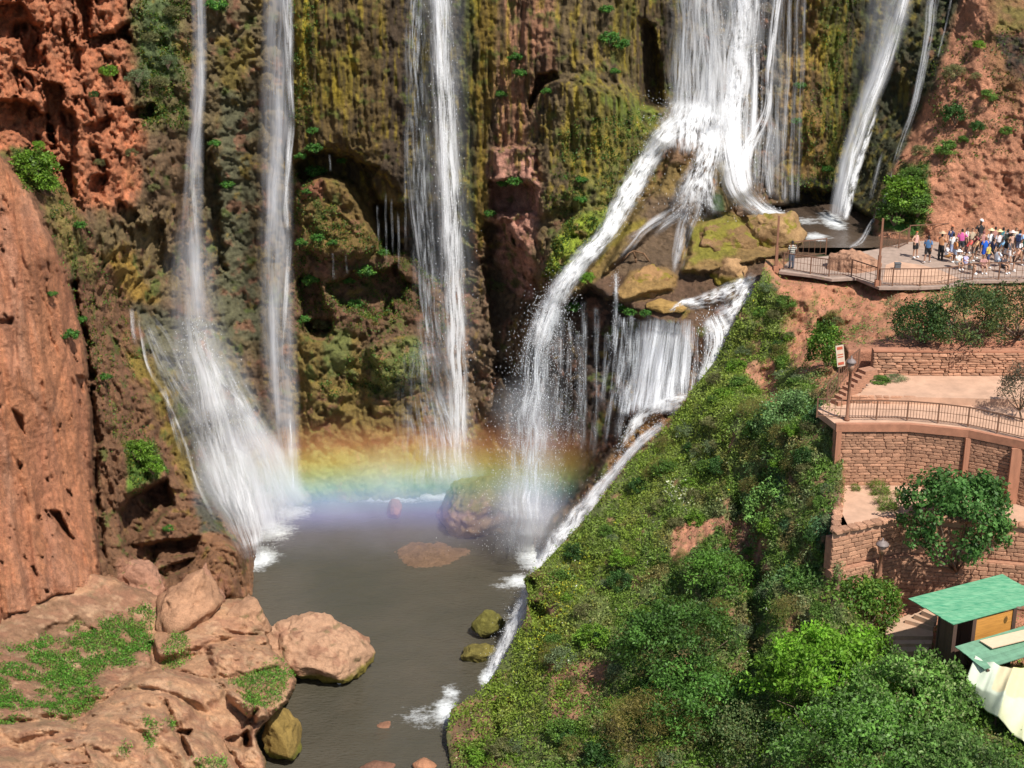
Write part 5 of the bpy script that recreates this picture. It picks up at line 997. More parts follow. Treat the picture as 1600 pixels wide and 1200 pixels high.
def panel(name, p, q, top, bot, mat, parent, n=0):
    p = Vector(p); q = Vector(q); k = n or 1
    for i in range(k):
        s = p.lerp(q, i / k); t_ = p.lerp(q, (i + 1) / k); c = (s + t_) / 2; d = (t_ - s); ztop = min(s.z, t_.z) - top
        o = link(name, box_me(name, mat), parent, Vector((c.x, c.y, (ztop + bot) / 2)) - parent.location); o.scale = (Vector((d.x, d.y)).length * (.97 if n else 1), .06, ztop - bot); o.rotation_euler = (0, 0, math.atan2(d.y, d.x))
panel('wall_board', a1, a2, .10, -36.2, M['darkwood'], e, 7)
panel('back_board', a4, a1, .10, -36.2, M['darkwood'], e, 6)
s1 = a2.lerp(a3, .32)
panel('counter_board', s1, a3, .16, s1.z - 1.25, M['orangewood'], e, 1)
panel('lower_board', a2, a3, 1.3, -36.2, M['darkwood'], e, 5)
for p in (a1, a2, s1, a3): bar_obj('corner_post', (p.x, p.y - .04, -36.3), (p.x, p.y - .04, p.z - .07), .16, e, M['darkwood'])
mb = MB(); mb.lathe(PZ(1592, 951, -32.66) - e.location, [(.10, .0), (.12, .05), (.05, .07)], 10); mb.build('roof_knot', M['bark'], e)
# lower lean-to roof with a loose pale board on it
qA = PZ(1493, 1010, -33.9); qB = PZ(1620, 972, -33.8); qC = PZ(1538, 1046, -34.2)
e2 = empty('lean_to', PZ(1540, 1060, -36), 'lower lean-to with a faded green plank roof beside the kiosk', 'shelter'); plank_roof(e2, qA, qB, qC, 9, M['greenplank2'])
for p in (qA + Vector((.3, -.1, 0)), qC + Vector((.2, .1, 0))): bar_obj('support_post', (p.x, p.y, -37), (p.x, p.y, p.z - .06), .12, e2, M['darkwood'])
pA = PZ(1531, 1001, -33.80); pB = PZ(1625, 978, -33.74); pC = PZ(1551, 1013, -33.86)
e3 = empty('board', pA, 'pale bare board lying on the faded green lean-to roof', 'board'); plank_roof(e3, pA, pB, pC, 1, M['palewood'], .05, 'pale_board')
# tarpaulin
M['tarp'] = vc_mat('tarpaulin', 0.75, 0.15, 3.0, 0.05, 0.92, 1.06)
def tarp():
    c = [PZ(1520, 1028, -34.2), PZ(1640, 1030, -34.3), PZ(1508, 1072, -35.3), PZ(1680, 1200, -36.2)]
    rows = [[(1524,1024,-33.95),(1555,1036,-34.05),(1583,1042,-33.95),(1610,1038,-34.1),(1650,1035,-34.1)], [(1510,1060,-34.7),(1540,1078,-34.85),(1570,1085,-34.6),(1605,1090,-34.9),(1650,1095,-34.9)], [(1518,1088,-35.5),(1535,1105,-35.6),(1558,1118,-35.4),(1600,1160,-35.7),(1650,1200,-35.9)]]
    g = np.array([[list(PZ(*q)) for q in r] for r in rows]); n1, n2 = 36, 60
    def rs(a, n, ax): 
        x = np.linspace(0, a.shape[ax] - 1, n); i = np.clip(x.astype(int), 0, a.shape[ax] - 2); f_ = x - i; sh_ = [1] * a.ndim; sh_[ax] = n; f_ = f_.reshape(sh_); return np.take(a, i, ax) * (1 - f_) + np.take(a, i + 1, ax) * f_
    W = rs(rs(g, n1, 0), n2, 1); A, B = np.meshgrid(np.linspace(0, 1, n1), np.linspace(0, 4, n2), indexing='ij')
    W[..., 2] += -.10 * np.abs(np.sin(B * np.pi)) + .06 * fbm(np.stack([A * 2, B * 2.0, A * 0], -1), 1, 3) ; W[..., 2] += .05 * np.sin(B * 9 + A * 6) * (B % 1)
    cc = np.where((B > 2.0)[..., None], np.array((0.68, 0.62, 0.30)), np.array((0.55, 0.60, 0.47))); cc = np.where(((B > 1.25) & (B < 2.0) & (A < .45))[..., None], np.array((0.66, 0.57, 0.36)), cc)
    cc = np.where(((B > 2.0) & (A > .5))[..., None], np.array((0.63, 0.64, 0.40)), cc)
    o = link('tarpaulin', new_mesh('tarpaulin', W, grid_faces(n1, n2), M['tarp'], True, cc.reshape(-1, 3)), None, None, 'sagging patched tarpaulin in pale green and yellow over the stall', 'tarpaulin')
    md = o.modifiers.new('thickness', 'SOLIDIFY'); md.thickness = .015
    for a, b_ in ((1518,1086),(1558,1116)):
        q = PZ(a, b_, -35.5); e_ = empty('pole', (q.x, q.y + .1, -37.5), 'dark pole under the tarpaulin edge, %s of two' % ('left' if a < 1530 else 'right'), 'pole'); bar_obj('shaft', e_.location, (q.x, q.y + .1, -35.5), .07, e_, M['darkwood'])
tarp()
# fan of stone steps
M['step'] = plain('step_stone', (0.48,0.31,0.21), 0.9, 0.12, 3.0, bump=.3, rnd=.06)
e = empty('stone_steps', PZ(1420, 1000, -36), 'fan of pale sandstone steps beside the green-roofed kiosk', 'stairs')
for i, (q, z) in enumerate([([(1384,1004),(1456,1002),(1450,1016),(1398,1020)], -36.0), ([(1384,990),(1456,990),(1456,1006),(1386,1006)], -35.85), ([(1384,976),(1420,960),(1456,972),(1458,994),(1384,994)], -35.65), ([(1414,968),(1430,958),(1460,968),(1458,980)], -35.45), ([(1428,960),(1442,953),(1464,962),(1460,972)], -35.2), ([(1440,954),(1450,948),(1466,955),(1464,964)], -34.95)]):
    pl = [G(a, b_, z) for a, b_ in q]; n = len(pl); v = [(p[0] - e.location.x, p[1] - e.location.y, z - e.location.z) for p in pl] + [(p[0] - e.location.x, p[1] - e.location.y, z - .5 - e.location.z) for p in pl]
    link('step', new_mesh('step', v, [tuple(range(n)), tuple(range(2 * n - 1, n - 1, -1))] + [(k, k + n, (k + 1) % n + n, (k + 1) % n) for k in range(n)], M['step']), e)
# driftwood on the shelf
M['drift'] = plain('driftwood', (0.16,0.085,0.04), .8, .3, 10)
mb = MB(); o0 = V(993, 395, 94.6)
for pts in ([(962,412),(975,400),(990,392),(1006,396),(1018,414)], [(990,392),(993,404),(994,412)], [(982,396),(972,408)]):
    pp = [V(a, b_, 94.6 + .01 * (b_ - 395)) - o0 for a, b_ in pts]
    for p, q in zip(pp[:-1], pp[1:]): mb.bar(p, q, .07, 6, .05)
mb.build('driftwood', M['drift'], None, True, loc=o0, label='arched brown driftwood root stranded on the wet rock of the middle tier', cat='driftwood')
for a, b_, z, lb in ((530,1068,POOL,'tiny white scrap floating on the pool right of the big boulder'),):
    mb = MB(); mb.lathe((0, 0, 0), [(.10, 0), (.13, .05), (.05, .09)], 8); mb.build('floating_scrap', M['drop'], None, True, loc=PZ(a, b_, z), label=lb, cat='scrap')

# ================================================================ PEOPLE
def skin_body(name, J, E, root=0):
    """one continuous body grown over a skeleton. J: name -> (x, y, z, radius)"""
    keys = list(J); me = bpy.data.meshes.new(name + '_rig'); me.from_pydata([J[k][:3] for k in keys], [(keys.index(a), keys.index(b)) for a, b in E], [])
    o = bpy.data.objects.new(name + '_rig', me); C.objects.link(o); md = o.modifiers.new('s', 'SKIN')
    for i, k in enumerate(keys): r = J[k][3]; me.skin_vertices[0].data[i].radius = (r, r * (J[k][4] if len(J[k]) > 4 else 1)); me.skin_vertices[0].data[i].use_root = (i == root)
    sb = o.modifiers.new('u', 'SUBSURF'); sb.levels = 2; sb.render_levels = 2
    dg = bpy.context.evaluated_depsgraph_get(); ev = o.evaluated_get(dg); m_ = bpy.data.meshes.new_from_object(ev); m_.name = name
    bpy.data.objects.remove(o); bpy.data.meshes.remove(me)
    m_.polygons.foreach_set('use_smooth', np.ones(len(m_.polygons), bool)); return m_, J
def pose(kind):
    J = dict(pelvis=(0,0,.95,.15,.75), belly=(0,.01,1.08,.135,.75), chest=(0,.01,1.30,.165,.7), neckb=(0,.01,1.45,.075), neck=(0,.0,1.52,.055), head=(0,-.01,1.62,.085,1.1), crown=(0,-.005,1.72,.075,1.1), nose=(0,-.09,1.62,.02))
    lk, rk = (-.10,.0,.52), (.10,.0,.52); lf, rf = (-.11,.02,.08), (.11,.02,.08)
    le, re = (-.25,.02,1.14), (.25,.02,1.14); lh, rh = (-.27,-.06,.90), (.27,-.06,.90); dz = 0
    if kind == 'walk': lk, rk = (-.10,-.14,.53), (.10,.06,.52); lf, rf = (-.10,-.20,.08), (.10,.28,.12); lh = (-.24,.12,.93); rh = (.24,-.2,.95)
    if kind == 'photo': le, re = (-.24,-.10,1.22), (.24,-.10,1.22); lh, rh = (-.08,-.30,1.45), (.08,-.30,1.45)
    if kind == 'hip': le = (-.36,.02,1.18); lh = (-.20,-.10,1.04); rk = (.14,-.02,.52); rf = (.20,0,.08)
    J.update(lsh=(-.17,.01,1.40,.06), lel=(*le,.045), lwr=(*lh,.032), lhand=(lh[0],lh[1]-.03,lh[2]-.08 if kind != 'photo' else lh[2]+.05,.038), lth=(lh[0]+.03,lh[1]-.06,lh[2]-.04,.014), lf1=(lh[0]-.02,lh[1]-.05,lh[2]-.16 if kind != 'photo' else lh[2]+.12,.014), lf2=(lh[0]+.015,lh[1]-.05,lh[2]-.165 if kind != 'photo' else lh[2]+.125,.014),
             rsh=(.17,.01,1.40,.06), rel=(*re,.045), rwr=(*rh,.032), rhand=(rh[0],rh[1]-.03,rh[2]-.08 if kind != 'photo' else rh[2]+.05,.038), rth=(rh[0]-.03,rh[1]-.06,rh[2]-.04,.014), rf1=(rh[0]+.02,rh[1]-.05,rh[2]-.16 if kind != 'photo' else rh[2]+.12,.014), rf2=(rh[0]-.015,rh[1]-.05,rh[2]-.165 if kind != 'photo' else rh[2]+.125,.014),
             lhip=(-.09,.0,.90,.10), lk=(*lk,.065), lan=(*lf,.042), ltoe=(lf[0],lf[1]-.16,lf[2]-.04,.035), rhip=(.09,.0,.90,.10), rk=(*rk,.065), ran=(*rf,.042), rtoe=(rf[0],rf[1]-.16,rf[2]-.04,.035))
    if kind == 'sit':
        for k in J:
            v = list(J[k]); v[2] -= .50; J[k] = tuple(v)
        for s, sg in (('l', -1), ('r', 1)): J[s + 'k'] = (sg * .14, -.38, .50, .065); J[s + 'an'] = (sg * .12, -.36, .08, .042); J[s + 'toe'] = (sg * .12, -.52, .04, .035); J[s + 'el'] = (sg * .24, -.12, .68, .045); J[s + 'wr'] = (sg * .10, -.32, .62, .032); J[s + 'hand'] = (sg * .06, -.38, .60, .038); J[s + 'th'] = (sg * .03, -.40, .64, .014); J[s + 'f1'] = (sg * .05, -.45, .56, .014); J[s + 'f2'] = (sg * .02, -.44, .58, .014)
    if kind == 'lean':
        for k in J:
            v = list(J[k])
            if v[2] > .96 or k[1:] in ('el', 'wr', 'hand', 'th', 'f1', 'f2'): a = .6; y, z = v[1], v[2] - .95; v[1] = y * math.cos(a) - z * math.sin(a); v[2] = .95 + y * math.sin(a) + z * math.cos(a); J[k] = tuple(v)
    return J
EDG = [('pelvis','belly'),('belly','chest'),('chest','neckb'),('neckb','neck'),('neck','head'),('head','crown'),('head','nose')] + [(s + a, s + b) for s in 'lr' for a, b in (('sh','el'),('el','wr'),('wr','hand'),('wr','th'),('hand','f1'),('hand','f2'),('hip','k'),('k','an'),('an','toe'))] + [('chest','lsh'),('chest','rsh'),('pelvis','lhip'),('pelvis','rhip')]
SEGS = dict(torso=[('pelvis','belly'),('belly','chest'),('chest','neckb')], uarm=[('lsh','lel'),('rsh','rel'),('chest','lsh'),('chest','rsh')], farm=[('lel','lwr'),('rel','rwr'),('lwr','lhand'),('rwr','rhand'),('lhand','lf1'),('rhand','rf1')], thigh=[('lhip','lk'),('rhip','rk'),('pelvis','lhip'),('pelvis','rhip')], shin=[('lk','lan'),('rk','ran')], foot=[('lan','ltoe'),('ran','rtoe')], head=[('neck','head'),('head','crown')])
BODY = {}
for kd in ('stand', 'walk', 'photo', 'hip', 'sit', 'lean'):
    me, J = skin_body('body_' + kd, pose(kd), EDG)
    n = len(me.vertices); co = np.empty(n * 3, np.float32); me.vertices.foreach_get('co', co); co = co.reshape(-1, 3); no = np.empty(n * 3, np.float32); me.vertex_normals.foreach_get('vector', no); no = no.reshape(-1, 3)
    best = np.full(n, 9.); cls = np.zeros(n, int); par = np.zeros(n); names = list(SEGS)
    for ci, cn in enumerate(names):
        for a, b in SEGS[cn]:
            A = np.array(J[a][:3]); B = np.array(J[b][:3]); ab = B - A; t_ = np.clip(((co - A) @ ab) / (ab @ ab), 0, 1); d = np.linalg.norm(co - A - t_[:, None] * ab, axis=1) - (J[a][3] * (1 - t_) + J[b][3] * t_)
            m_ = d < best; best = np.where(m_, d, best); cls = np.where(m_, ci, cls); par = np.where(m_, t_, par)
    polys = [tuple(p.vertices) for p in me.polygons]
    def shell(nm, ok, off):
        fs = [p for p in polys if all(ok[i] for i in p)]; used = sorted({i for p in fs for i in p}); mp = {v: k for k, v in enumerate(used)}
        return new_mesh(nm, co[used] + no[used] * off, [tuple(mp[i] for i in p) for p in fs], None, True) if fs else None
    c_ = {k: cls == i for i, k in enumerate(names)}
    hz_ = J['head'][2]; back = co[:, 1] > J['head'][1] + .0
    BODY[kd] = dict(body=me, shirt=shell('shirt', c_['torso'] | (c_['uarm'] & (par < .75)), .022), vest=shell('vest', c_['torso'], .018), shorts=shell('shorts', c_['thigh'] & (par < .85) | (c_['torso'] & (co[:, 2] < J['pelvis'][2] + .06)), .028),
      trousers=shell('trousers', c_['thigh'] | c_['shin'] | (c_['torso'] & (co[:, 2] < J['pelvis'][2] + .06)), .026), shoes=shell('shoes', c_['foot'] | (c_['shin'] & (par > .9)), .016), hair=shell('hair', c_['head'] & ((co[:, 2] > hz_ + .045) | (back & (co[:, 2] > hz_ - .08))), .018), J=J)
    me.materials.append(None)
for k in ('shirt','vest','shorts','trousers','shoes','hair'):
    for b in BODY.values():
        if b[k]: b[k].materials.append(None)
HAT = {}
mb = MB(); mb.lathe((0,0,0), [(.24,0),(.23,.015),(.105,.02),(.10,.10),(.06,.13)], 14); HAT['straw'] = new_mesh('hat', mb.v, mb.f, None, True); HAT['straw'].materials.append(None)
mb = MB(); mb.lathe((0,0,0), [(.115,0),(.112,.06),(.06,.11),(.01,.12)], 12); mb.box((0,-.15,.01), (.15,.13,.015)); HAT['cap'] = new_mesh('cap', mb.v, mb.f, None, True); HAT['cap'].materials.append(None)
mb = MB(); mb.box((0,0,0), (.28,.15,.40)); mb.box((0,.09,-.06), (.20,.06,.2)); mb.box((.09,-.12,.1),(.04,.12,.03)); mb.box((-.09,-.12,.1),(.04,.12,.03)); BAG = new_mesh('backpack', mb.v, mb.f, None); BAG.materials.append(None)
CM = {}
def cloth(c):
    if c not in CM: CM[c] = plain('cloth_%d' % len(CM), c, 0.85, 0.1, 12, bump=.1)
    return CM[c]
def put(nm, me, parent, mat, loc=(0,0,0)):
    o = link(nm, me, parent, loc); o.material_slots[0].link = 'OBJECT'; o.material_slots[0].material = mat; return o
WHT=(.78,.78,.78); BLK=(.02,.02,.022); NAVY=(.03,.045,.12); SKA=(.50,.29,.19); SKB=(.30,.16,.10); HBLK=(.015,.012,.01); HBR=(.08,.045,.025)
def person(px, py, kd, h, rz, label, shirt=WHT, bottom=BLK, bkind='shorts', shoes=WHT, hair=HBLK, hat=None, skin=SKA, top='shirt', bag=None, z=DECK):
    e = empty('person', PZ(px, py, z), label, 'person', None, rz); s = h / 1.80; e.scale = (s, s, s); B = BODY[kd]; J = B['J']
    put('body', B['body'], e, cloth(skin)); put('shirt', B[top], e, cloth(shirt)); put(bkind, B[bkind], e, cloth(bottom)); put('shoes', B['shoes'], e, cloth(shoes)); put('hair', B['hair'], e, cloth(hair))
    if hat: hx_ = J['crown']; put('hat', HAT[hat[0]], e, cloth(hat[1]), (hx_[0], hx_[1], hx_[2] + .02))
    if bag: c = J['chest']; put('backpack', BAG, e, cloth(bag), (c[0], c[1] + .2, c[2] - .05))
    return e
FRONT, LEFT, RIGHT, BACK = 0, -1.4, 1.4, math.pi
m, t, b = mat_base('striped_cloth'); tc = N(t, 'ShaderNodeTexCoord').outputs['Object']; se = N(t, 'ShaderNodeSeparateXYZ'); t.links.new(tc, se.inputs[0])
sn = math_node(t, 'GREATER_THAN', math_node(t, 'SINE', math_node(t, 'MULTIPLY', se.outputs[2], 58)), 0.0); mx = N(t, 'ShaderNodeMix', data_type='RGBA'); mx.inputs[6].default_value = (.02,.025,.03,1); mx.inputs[7].default_value = (.62,.60,.52,1); t.links.new(sn, mx.inputs[0]); t.links.new(mx.outputs[2], b.inputs['Base Color']); CM['stripe'] = m
person(1236, 420, 'stand', 1.85, BACK + .3, 'man in a black and white striped shirt alone at the deck railing', shirt='stripe', bottom=(.10,.12,.16), bkind='trousers', shoes=(.05,.05,.05), skin=SKB)
person(1429, 403, 'hip', 1.80, .6, 'woman with bright orange hair, pink top and black shorts at the left of the crowd', shirt=(.66,.38,.32), bottom=BLK, hair=(.62,.13,.03), top='vest')
person(1448, 411, 'walk', 1.80, 2.6, 'person in a blue denim jacket and black shorts, back turned', shirt=(.08,.19,.38), bottom=BLK, skin=SKB)
person(1469, 406, 'photo', 1.78, 2.4, 'woman in a tan hat, orange top and long black trousers', shirt=(.62,.30,.14), bottom=BLK, bkind='trousers', hat=('straw',(.55,.40,.25)), shoes=BLK)
person(1478, 409, 'sit', 1.70, 1.2, 'person crouching in a white top and orange-brown shorts', shirt=(.74,.76,.80), bottom=(.45,.22,.07), hair=HBR)
person(1484, 396, 'stand', 1.82, 0.5, 'man in a navy shirt and orange cap behind the white-shirted one', shirt=NAVY, bottom=(.06,.06,.08), hat=('cap',(.55,.20,.10)))
person(1487, 404, 'stand', 1.70, 3.0, 'person in a white top and pale blue trousers', shirt=WHT, bottom=(.42,.50,.72), bkind='trousers', hair=HBLK)
person(1500, 400, 'hip', 1.84, 2.9, 'woman in a bright pink shirt with long black hair', shirt=(.72,.13,.38), bottom=(.04,.05,.06))
person(1508, 396, 'stand', 1.76, 1.0, 'man in a white shirt close behind the woman in pink', shirt=WHT, bottom=BLK, skin=SKB)
person(1496, 420, 'sit', 1.62, .3, 'child in a white sun hat and pale grey clothes sitting near the railing', shirt=(.66,.69,.66), bottom=(.55,.57,.56), hat=('straw',WHT))
person(1507, 420, 'sit', 1.50, .8, 'child in lavender clothes sitting next to the white sun hat', shirt=(.50,.48,.74), bottom=(.58,.56,.72), hair=HBR)
person(1509, 408, 'lean', 1.70, 1.5, 'person in a red top bending forward', shirt=(.70,.10,.08), bottom=(.10,.06,.08), hair=HBR)
person(1529, 388, 'hip', 1.86, .2, 'tall man in black with a white cap above the rest of the crowd', shirt=BLK, bottom=(.08,.05,.05), hat=('cap',WHT), skin=SKB, z=DECK + .3)
person(1519, 408, 'lean', 1.66, 1.4, 'person in an orange-tan shirt leaning towards the blue one', shirt=(.62,.38,.20), bottom=(.20,.19,.17), hair=(.05,.03,.02))
person(1537, 411, 'stand', 1.74, 3.1, 'person dressed all in royal blue with reddish hair', shirt=(.02,.13,.62), bottom=(.02,.10,.58), hair=(.20,.08,.05))
person(1534, 400, 'stand', 1.70, 2.8, 'pink-clad person half hidden behind the royal blue one', shirt=(.62,.30,.27), bottom=BLK, hair=(.25,.09,.08), top='vest')
person(1545, 398, 'stand', 1.66, .3, 'person in white under the left one of two yellow straw hats', shirt=WHT, bottom=(.20,.25,.3), hat=('straw',(.70,.58,.34)))
person(1558, 400, 'stand', 1.66, .2, 'person in white under the right one of two yellow straw hats', shirt=(.72,.68,.70), bottom=BLK, hat=('straw',(.74,.60,.30)))
person(1549, 411, 'walk', 1.64, 2.2, 'person in a dark navy top before the straw hats', shirt=(.02,.03,.07), bottom=(.03,.07,.09), hair=HBLK)
person(1557, 417, 'sit', 1.74, 2.2, 'person in white and light blue bending near the railing', shirt=(.68,.74,.84), bottom=(.22,.32,.42), hair=HBR)
person(1571, 400, 'stand', 1.82, 2.7, 'man in a light grey shirt carrying a dark backpack', shirt=(.50,.54,.60), bottom=BLK, bag=(.05,.06,.05))
person(1578, 402, 'hip', 1.68, .4, 'bare-shouldered person in a pale pink hat', shirt=(.55,.34,.26), bottom=(.10,.07,.06), hat=('straw',(.72,.58,.54)), top='vest')
person(1590, 402, 'stand', 1.84, 2.5, 'man in a light blue shirt with a navy backpack', shirt=(.30,.50,.80), bottom=(.25,.28,.40), bag=NAVY)
person(1599, 408, 'stand', 1.70, 2.0, 'person in a green shirt at the right end of the crowd', shirt=(.04,.30,.20), bottom=(.30,.36,.32))
person(1583, 424, 'lean', 1.76, 1.3, 'person in an orange top and black shorts leaning on the railing', shirt=(.68,.34,.22), bottom=BLK, skin=SKA)
person(1535, 426, 'sit', 1.62, 0, 'person in dusty pink sitting behind the railing with white shoes', shirt=(.50,.26,.24), bottom=(.42,.22,.20), hair=HBR)
person(1566, 426, 'sit', 1.70, .6, 'person in black sitting low behind the railing', shirt=(.06,.05,.06), bottom=BLK)
person(1514, 428, 'sit', 1.62, 1.2, 'person in grey sitting on the deck at the railing', shirt=(.24,.23,.21), bottom=(.20,.19,.17), hair=HBR)
person(1575, 412, 'walk', 1.60, 1.0, 'child in a dark top between the bare-shouldered person and the railing', shirt=(.10,.10,.12), bottom=(.60,.55,.55), hair=HBLK)
person(1606, 398, 'photo', 1.78, 2.6, 'person in pale lilac taking a photo at the far right of the deck', shirt=(.56,.46,.62), bottom=NAVY)

for a_ in ((1523,404,'stand',1.72,1.9,'person in a maroon shirt between the orange-tan and royal blue ones',(.28,.05,.06),BLK,HBR,None),(1564,396,'stand',1.78,3.0,'person in a teal shirt just left of the grey-shirted man',(.05,.22,.25),(.1,.1,.12),HBLK,None),
  (1584,396,'stand',1.76,.4,'person in a cream shirt behind the man in light blue',(.60,.55,.42),(.2,.16,.12),HBR,None),(1552,394,'hip',1.74,2.8,'person in a salmon top behind the two straw hats',(.60,.30,.24),BLK,HBLK,None),
  (1592,414,'walk',1.68,1.0,'person in a white vest near the right end of the railing',WHT,(.35,.2,.12),HBR,None),(1603,416,'sit',1.66,2.0,'person sitting in pale blue at the far right railing',(.42,.55,.66),BLK,HBLK,('cap',WHT)),
  (1542,418,'walk',1.6,.8,'child in a yellow shirt right of the royal blue person',(.62,.50,.12),NAVY,HBLK,None),(1516,396,'stand',1.72,.2,'person in a beige shirt behind the red bending one',(.50,.40,.28),(.12,.10,.09),HBLK,None),
  (1491,410,'stand',1.58,1.8,'child in an orange shirt between the white and pink adults',(.62,.25,.08),(.3,.35,.45),HBR,None),(1571,410,'hip',1.66,2.2,'person in a black vest and white shorts before the grey shirt',BLK,WHT,HBR,None),
  (1612,410,'stand',1.76,2.8,'person in a coral shirt cut by the right picture edge',(.62,.22,.18),NAVY,HBLK,None),(1560,408,'lean',1.68,1.2,'person in a sky blue shirt bending beside the navy top',(.22,.42,.62),(.3,.28,.25),HBLK,None)):
    person(*a_[:6], shirt=a_[6], bottom=a_[7], hair=a_[8], hat=a_[9], skin=random.choice([SKA, SKB]))

# ================================================================ TREES, SHRUBS AND GROUND COVER
def tree(key_args, px, py_foot, zf, pxc, pyc, Yc, rpx, label, cat='tree', name='tree', sz=.9, trunk=.11):
    c = V(pxc, pyc, Yc); s = rpx * c.length / F; g = PZ(px, py_foot, zf); e = empty(name, g, label, cat)
    o = link('crown', crown_mesh(name + '_crown', (s, s * .95, s * sz), *key_args[0], **key_args[1]), e, c - g)
    mb = MB(); rg_ = random.Random(int(px)); top = (c - g); knee = top * .35 + Vector((rg_.uniform(-.2, .2), 0, 0)); mb.bar((0, 0, -.3), knee, trunk, 8, trunk * .8)
    for i in range(11):
        e_ = top + Vector((rg_.uniform(-.75, .75) * s, rg_.uniform(-.7, .7) * s, rg_.uniform(-.5, .7) * s * sz)); m_ = knee.lerp(e_, .5) + Vector((0, 0, -.12 * s)); mb.bar(knee, m_, trunk * .55, 6, trunk * .35); mb.bar(m_, e_, trunk * .35, 5, trunk * .1)
    mb.build('trunk', M['bark'], e, True); return e
tree(((8200, .20, (0.055,0.13,0.028), 201), dict(clusters=110, csz=.19, tip=(0.08,0.16,0.04), flat=.6, aspect=.7, var=.3)), 1500, 938, -35.6, 1491, 808, 66.0, 84, 'round leafy fig tree standing before the masonry wall, throwing dappled shade on it', sz=.92)
tree(((3600, .15, (0.035,0.085,0.02), 202), dict(clusters=70, csz=.24, tip=(0.08,0.13,0.03))), 1450, 548, -27.3, 1440, 510, 79.0, 48, 'spreading dark green bush over the left end of the dry stone wall', 'bush', 'bush', sz=.8)
tree(((5200, .15, (0.055,0.095,0.03), 203), dict(clusters=90, csz=.20, tip=(0.12,0.15,0.04))), 1530, 545, -27.0, 1512, 495, 79.0, 68, 'broad leafy bush over the middle of the dry stone wall', 'bush', 'bush', sz=.72)
tree(((4200, .15, (0.065,0.095,0.03), 204), dict(clusters=80, csz=.22, tip=(0.16,0.15,0.05))), 1600, 545, -27.0, 1590, 495, 79.4, 62, 'yellowish green bush over the right end of the dry stone wall', 'bush', 'bush', sz=.8)
tree(((2600, .13, (0.10,0.09,0.06), 205), dict(clusters=50, csz=.24, tip=(0.13,0.13,0.08), aspect=.35)), 1600, 660, -28.1, 1598, 608, 72.2, 36, 'grey-brown dry shrub growing at the path beside the sandy terrace', 'shrub', 'shrub', sz=1.1, trunk=.06)
tree(((5200, 0.19, (0.10,0.20,0.028), 206), dict(clusters=90, csz=.22, tip=(0.14,0.21,0.03))), 1350, 1010, -36.5, 1345, 952, 65.2, 60, 'bright green bush at the foot of the stone wall left of the steps', 'bush', 'bush', sz=.95)
tree(((9000, 0.20, (0.12,0.25,0.02), 207), dict(clusters=105, csz=.16, tip=(0.15,0.27,0.03))), 1280, 1120, -38, 1295, 1060, 60.5, 118, 'large vivid green bush filling the slope below the masonry wall', 'bush', 'bush', sz=.62)
tree(((9000, 0.19, (0.12,0.23,0.045), 208), dict(clusters=105, csz=.16, tip=(0.19,0.25,0.09))), 1450, 1150, -39, 1428, 1098, 57.6, 100, 'dusky green bush with brownish leaves left of the tarpaulin', 'bush', 'bush', sz=.68)
tree(((9000, 0.18, (0.10,0.21,0.035), 209), dict(clusters=105, csz=.16, tip=(0.15,0.24,0.08))), 1340, 1220, -40, 1345, 1175, 53.8, 130, 'dark dense bush at the bottom edge below the vivid green one', 'bush', 'bush', sz=.62)
tree(((8000, 0.18, (0.11,0.21,0.045), 210), dict(clusters=130, csz=.17, tip=(0.17,0.24,0.08))), 1500, 1240, -40, 1500, 1215, 52.0, 100, 'grey-green bush in the bottom right corner under the tarpaulin', 'bush', 'bush', sz=.6)
tree(((8000, .17, (0.065,0.14,0.025), 211), dict(clusters=110, csz=.18, tip=(0.07,0.16,0.03))), 1050, 1060, -41, 1060, 1010, 66.8, 100, 'dense dark green bush in the middle of the lower slope', 'bush', 'bush', sz=.62)
tree(((6000, .17, (0.07,0.16,0.028), 212), dict(clusters=90, csz=.19, tip=(0.08,0.17,0.03))), 1100, 1130, -42, 1090, 1095, 63.0, 90, 'dark green bush just below the densest one on the slope', 'bush', 'bush', sz=.6)
tree(((7000, .20, (0.14,0.12,0.03), 213), dict(clusters=110, csz=.22, tip=(0.20,0.16,0.05), aspect=.12)), 1000, 1190, -43, 1003, 1140, 62.6, 66, 'feathery ochre and green shrub near the bottom of the slope', 'shrub', 'shrub', sz=.9)
tree(((5000, .15, (0.11,0.21,0.05), 214), dict(clusters=90, csz=.2, tip=(0.10,0.17,0.04))), 1215, 900, -37, 1218, 800, 73.6, 60, 'green creeper mound on the slope left of the masonry wall', 'bush', 'bush', sz=1.15)
tree(((4500, .15, (0.09,0.19,0.03), 215), dict(clusters=80, csz=.22, tip=(0.10,0.2,0.03))), 1150, 960, -39, 1120, 905, 71.0, 62, 'green bush hanging over the gully in the middle of the slope', 'bush', 'bush', sz=.7)
tree(((4500, .15, (0.12,0.21,0.07), 216), dict(clusters=80, csz=.22, tip=(0.1,0.17,0.05))), 1225, 700, -33, 1232, 660, 76.0, 48, 'blue-green mound of leaves left of the lamp post', 'bush', 'bush', sz=1.0)
tree(((3500, .14, (0.08,0.17,0.02), 217), dict(clusters=60, csz=.22, tip=(0.14,0.2,0.03))), 1290, 600, -30, 1290, 545, 79.6, 30, 'yellow-green vine beside the dark cleft above the stairs', 'bush', 'bush', sz=1.4)
tree(((5000, .14, (0.10,0.15,0.05), 218), dict(clusters=90, csz=.2, tip=(0.13,0.14,0.05))), 1160, 1190, -42, 1190, 1150, 60.2, 90, 'loose brownish green bush below the dark gully', 'bush', 'bush', sz=.6)
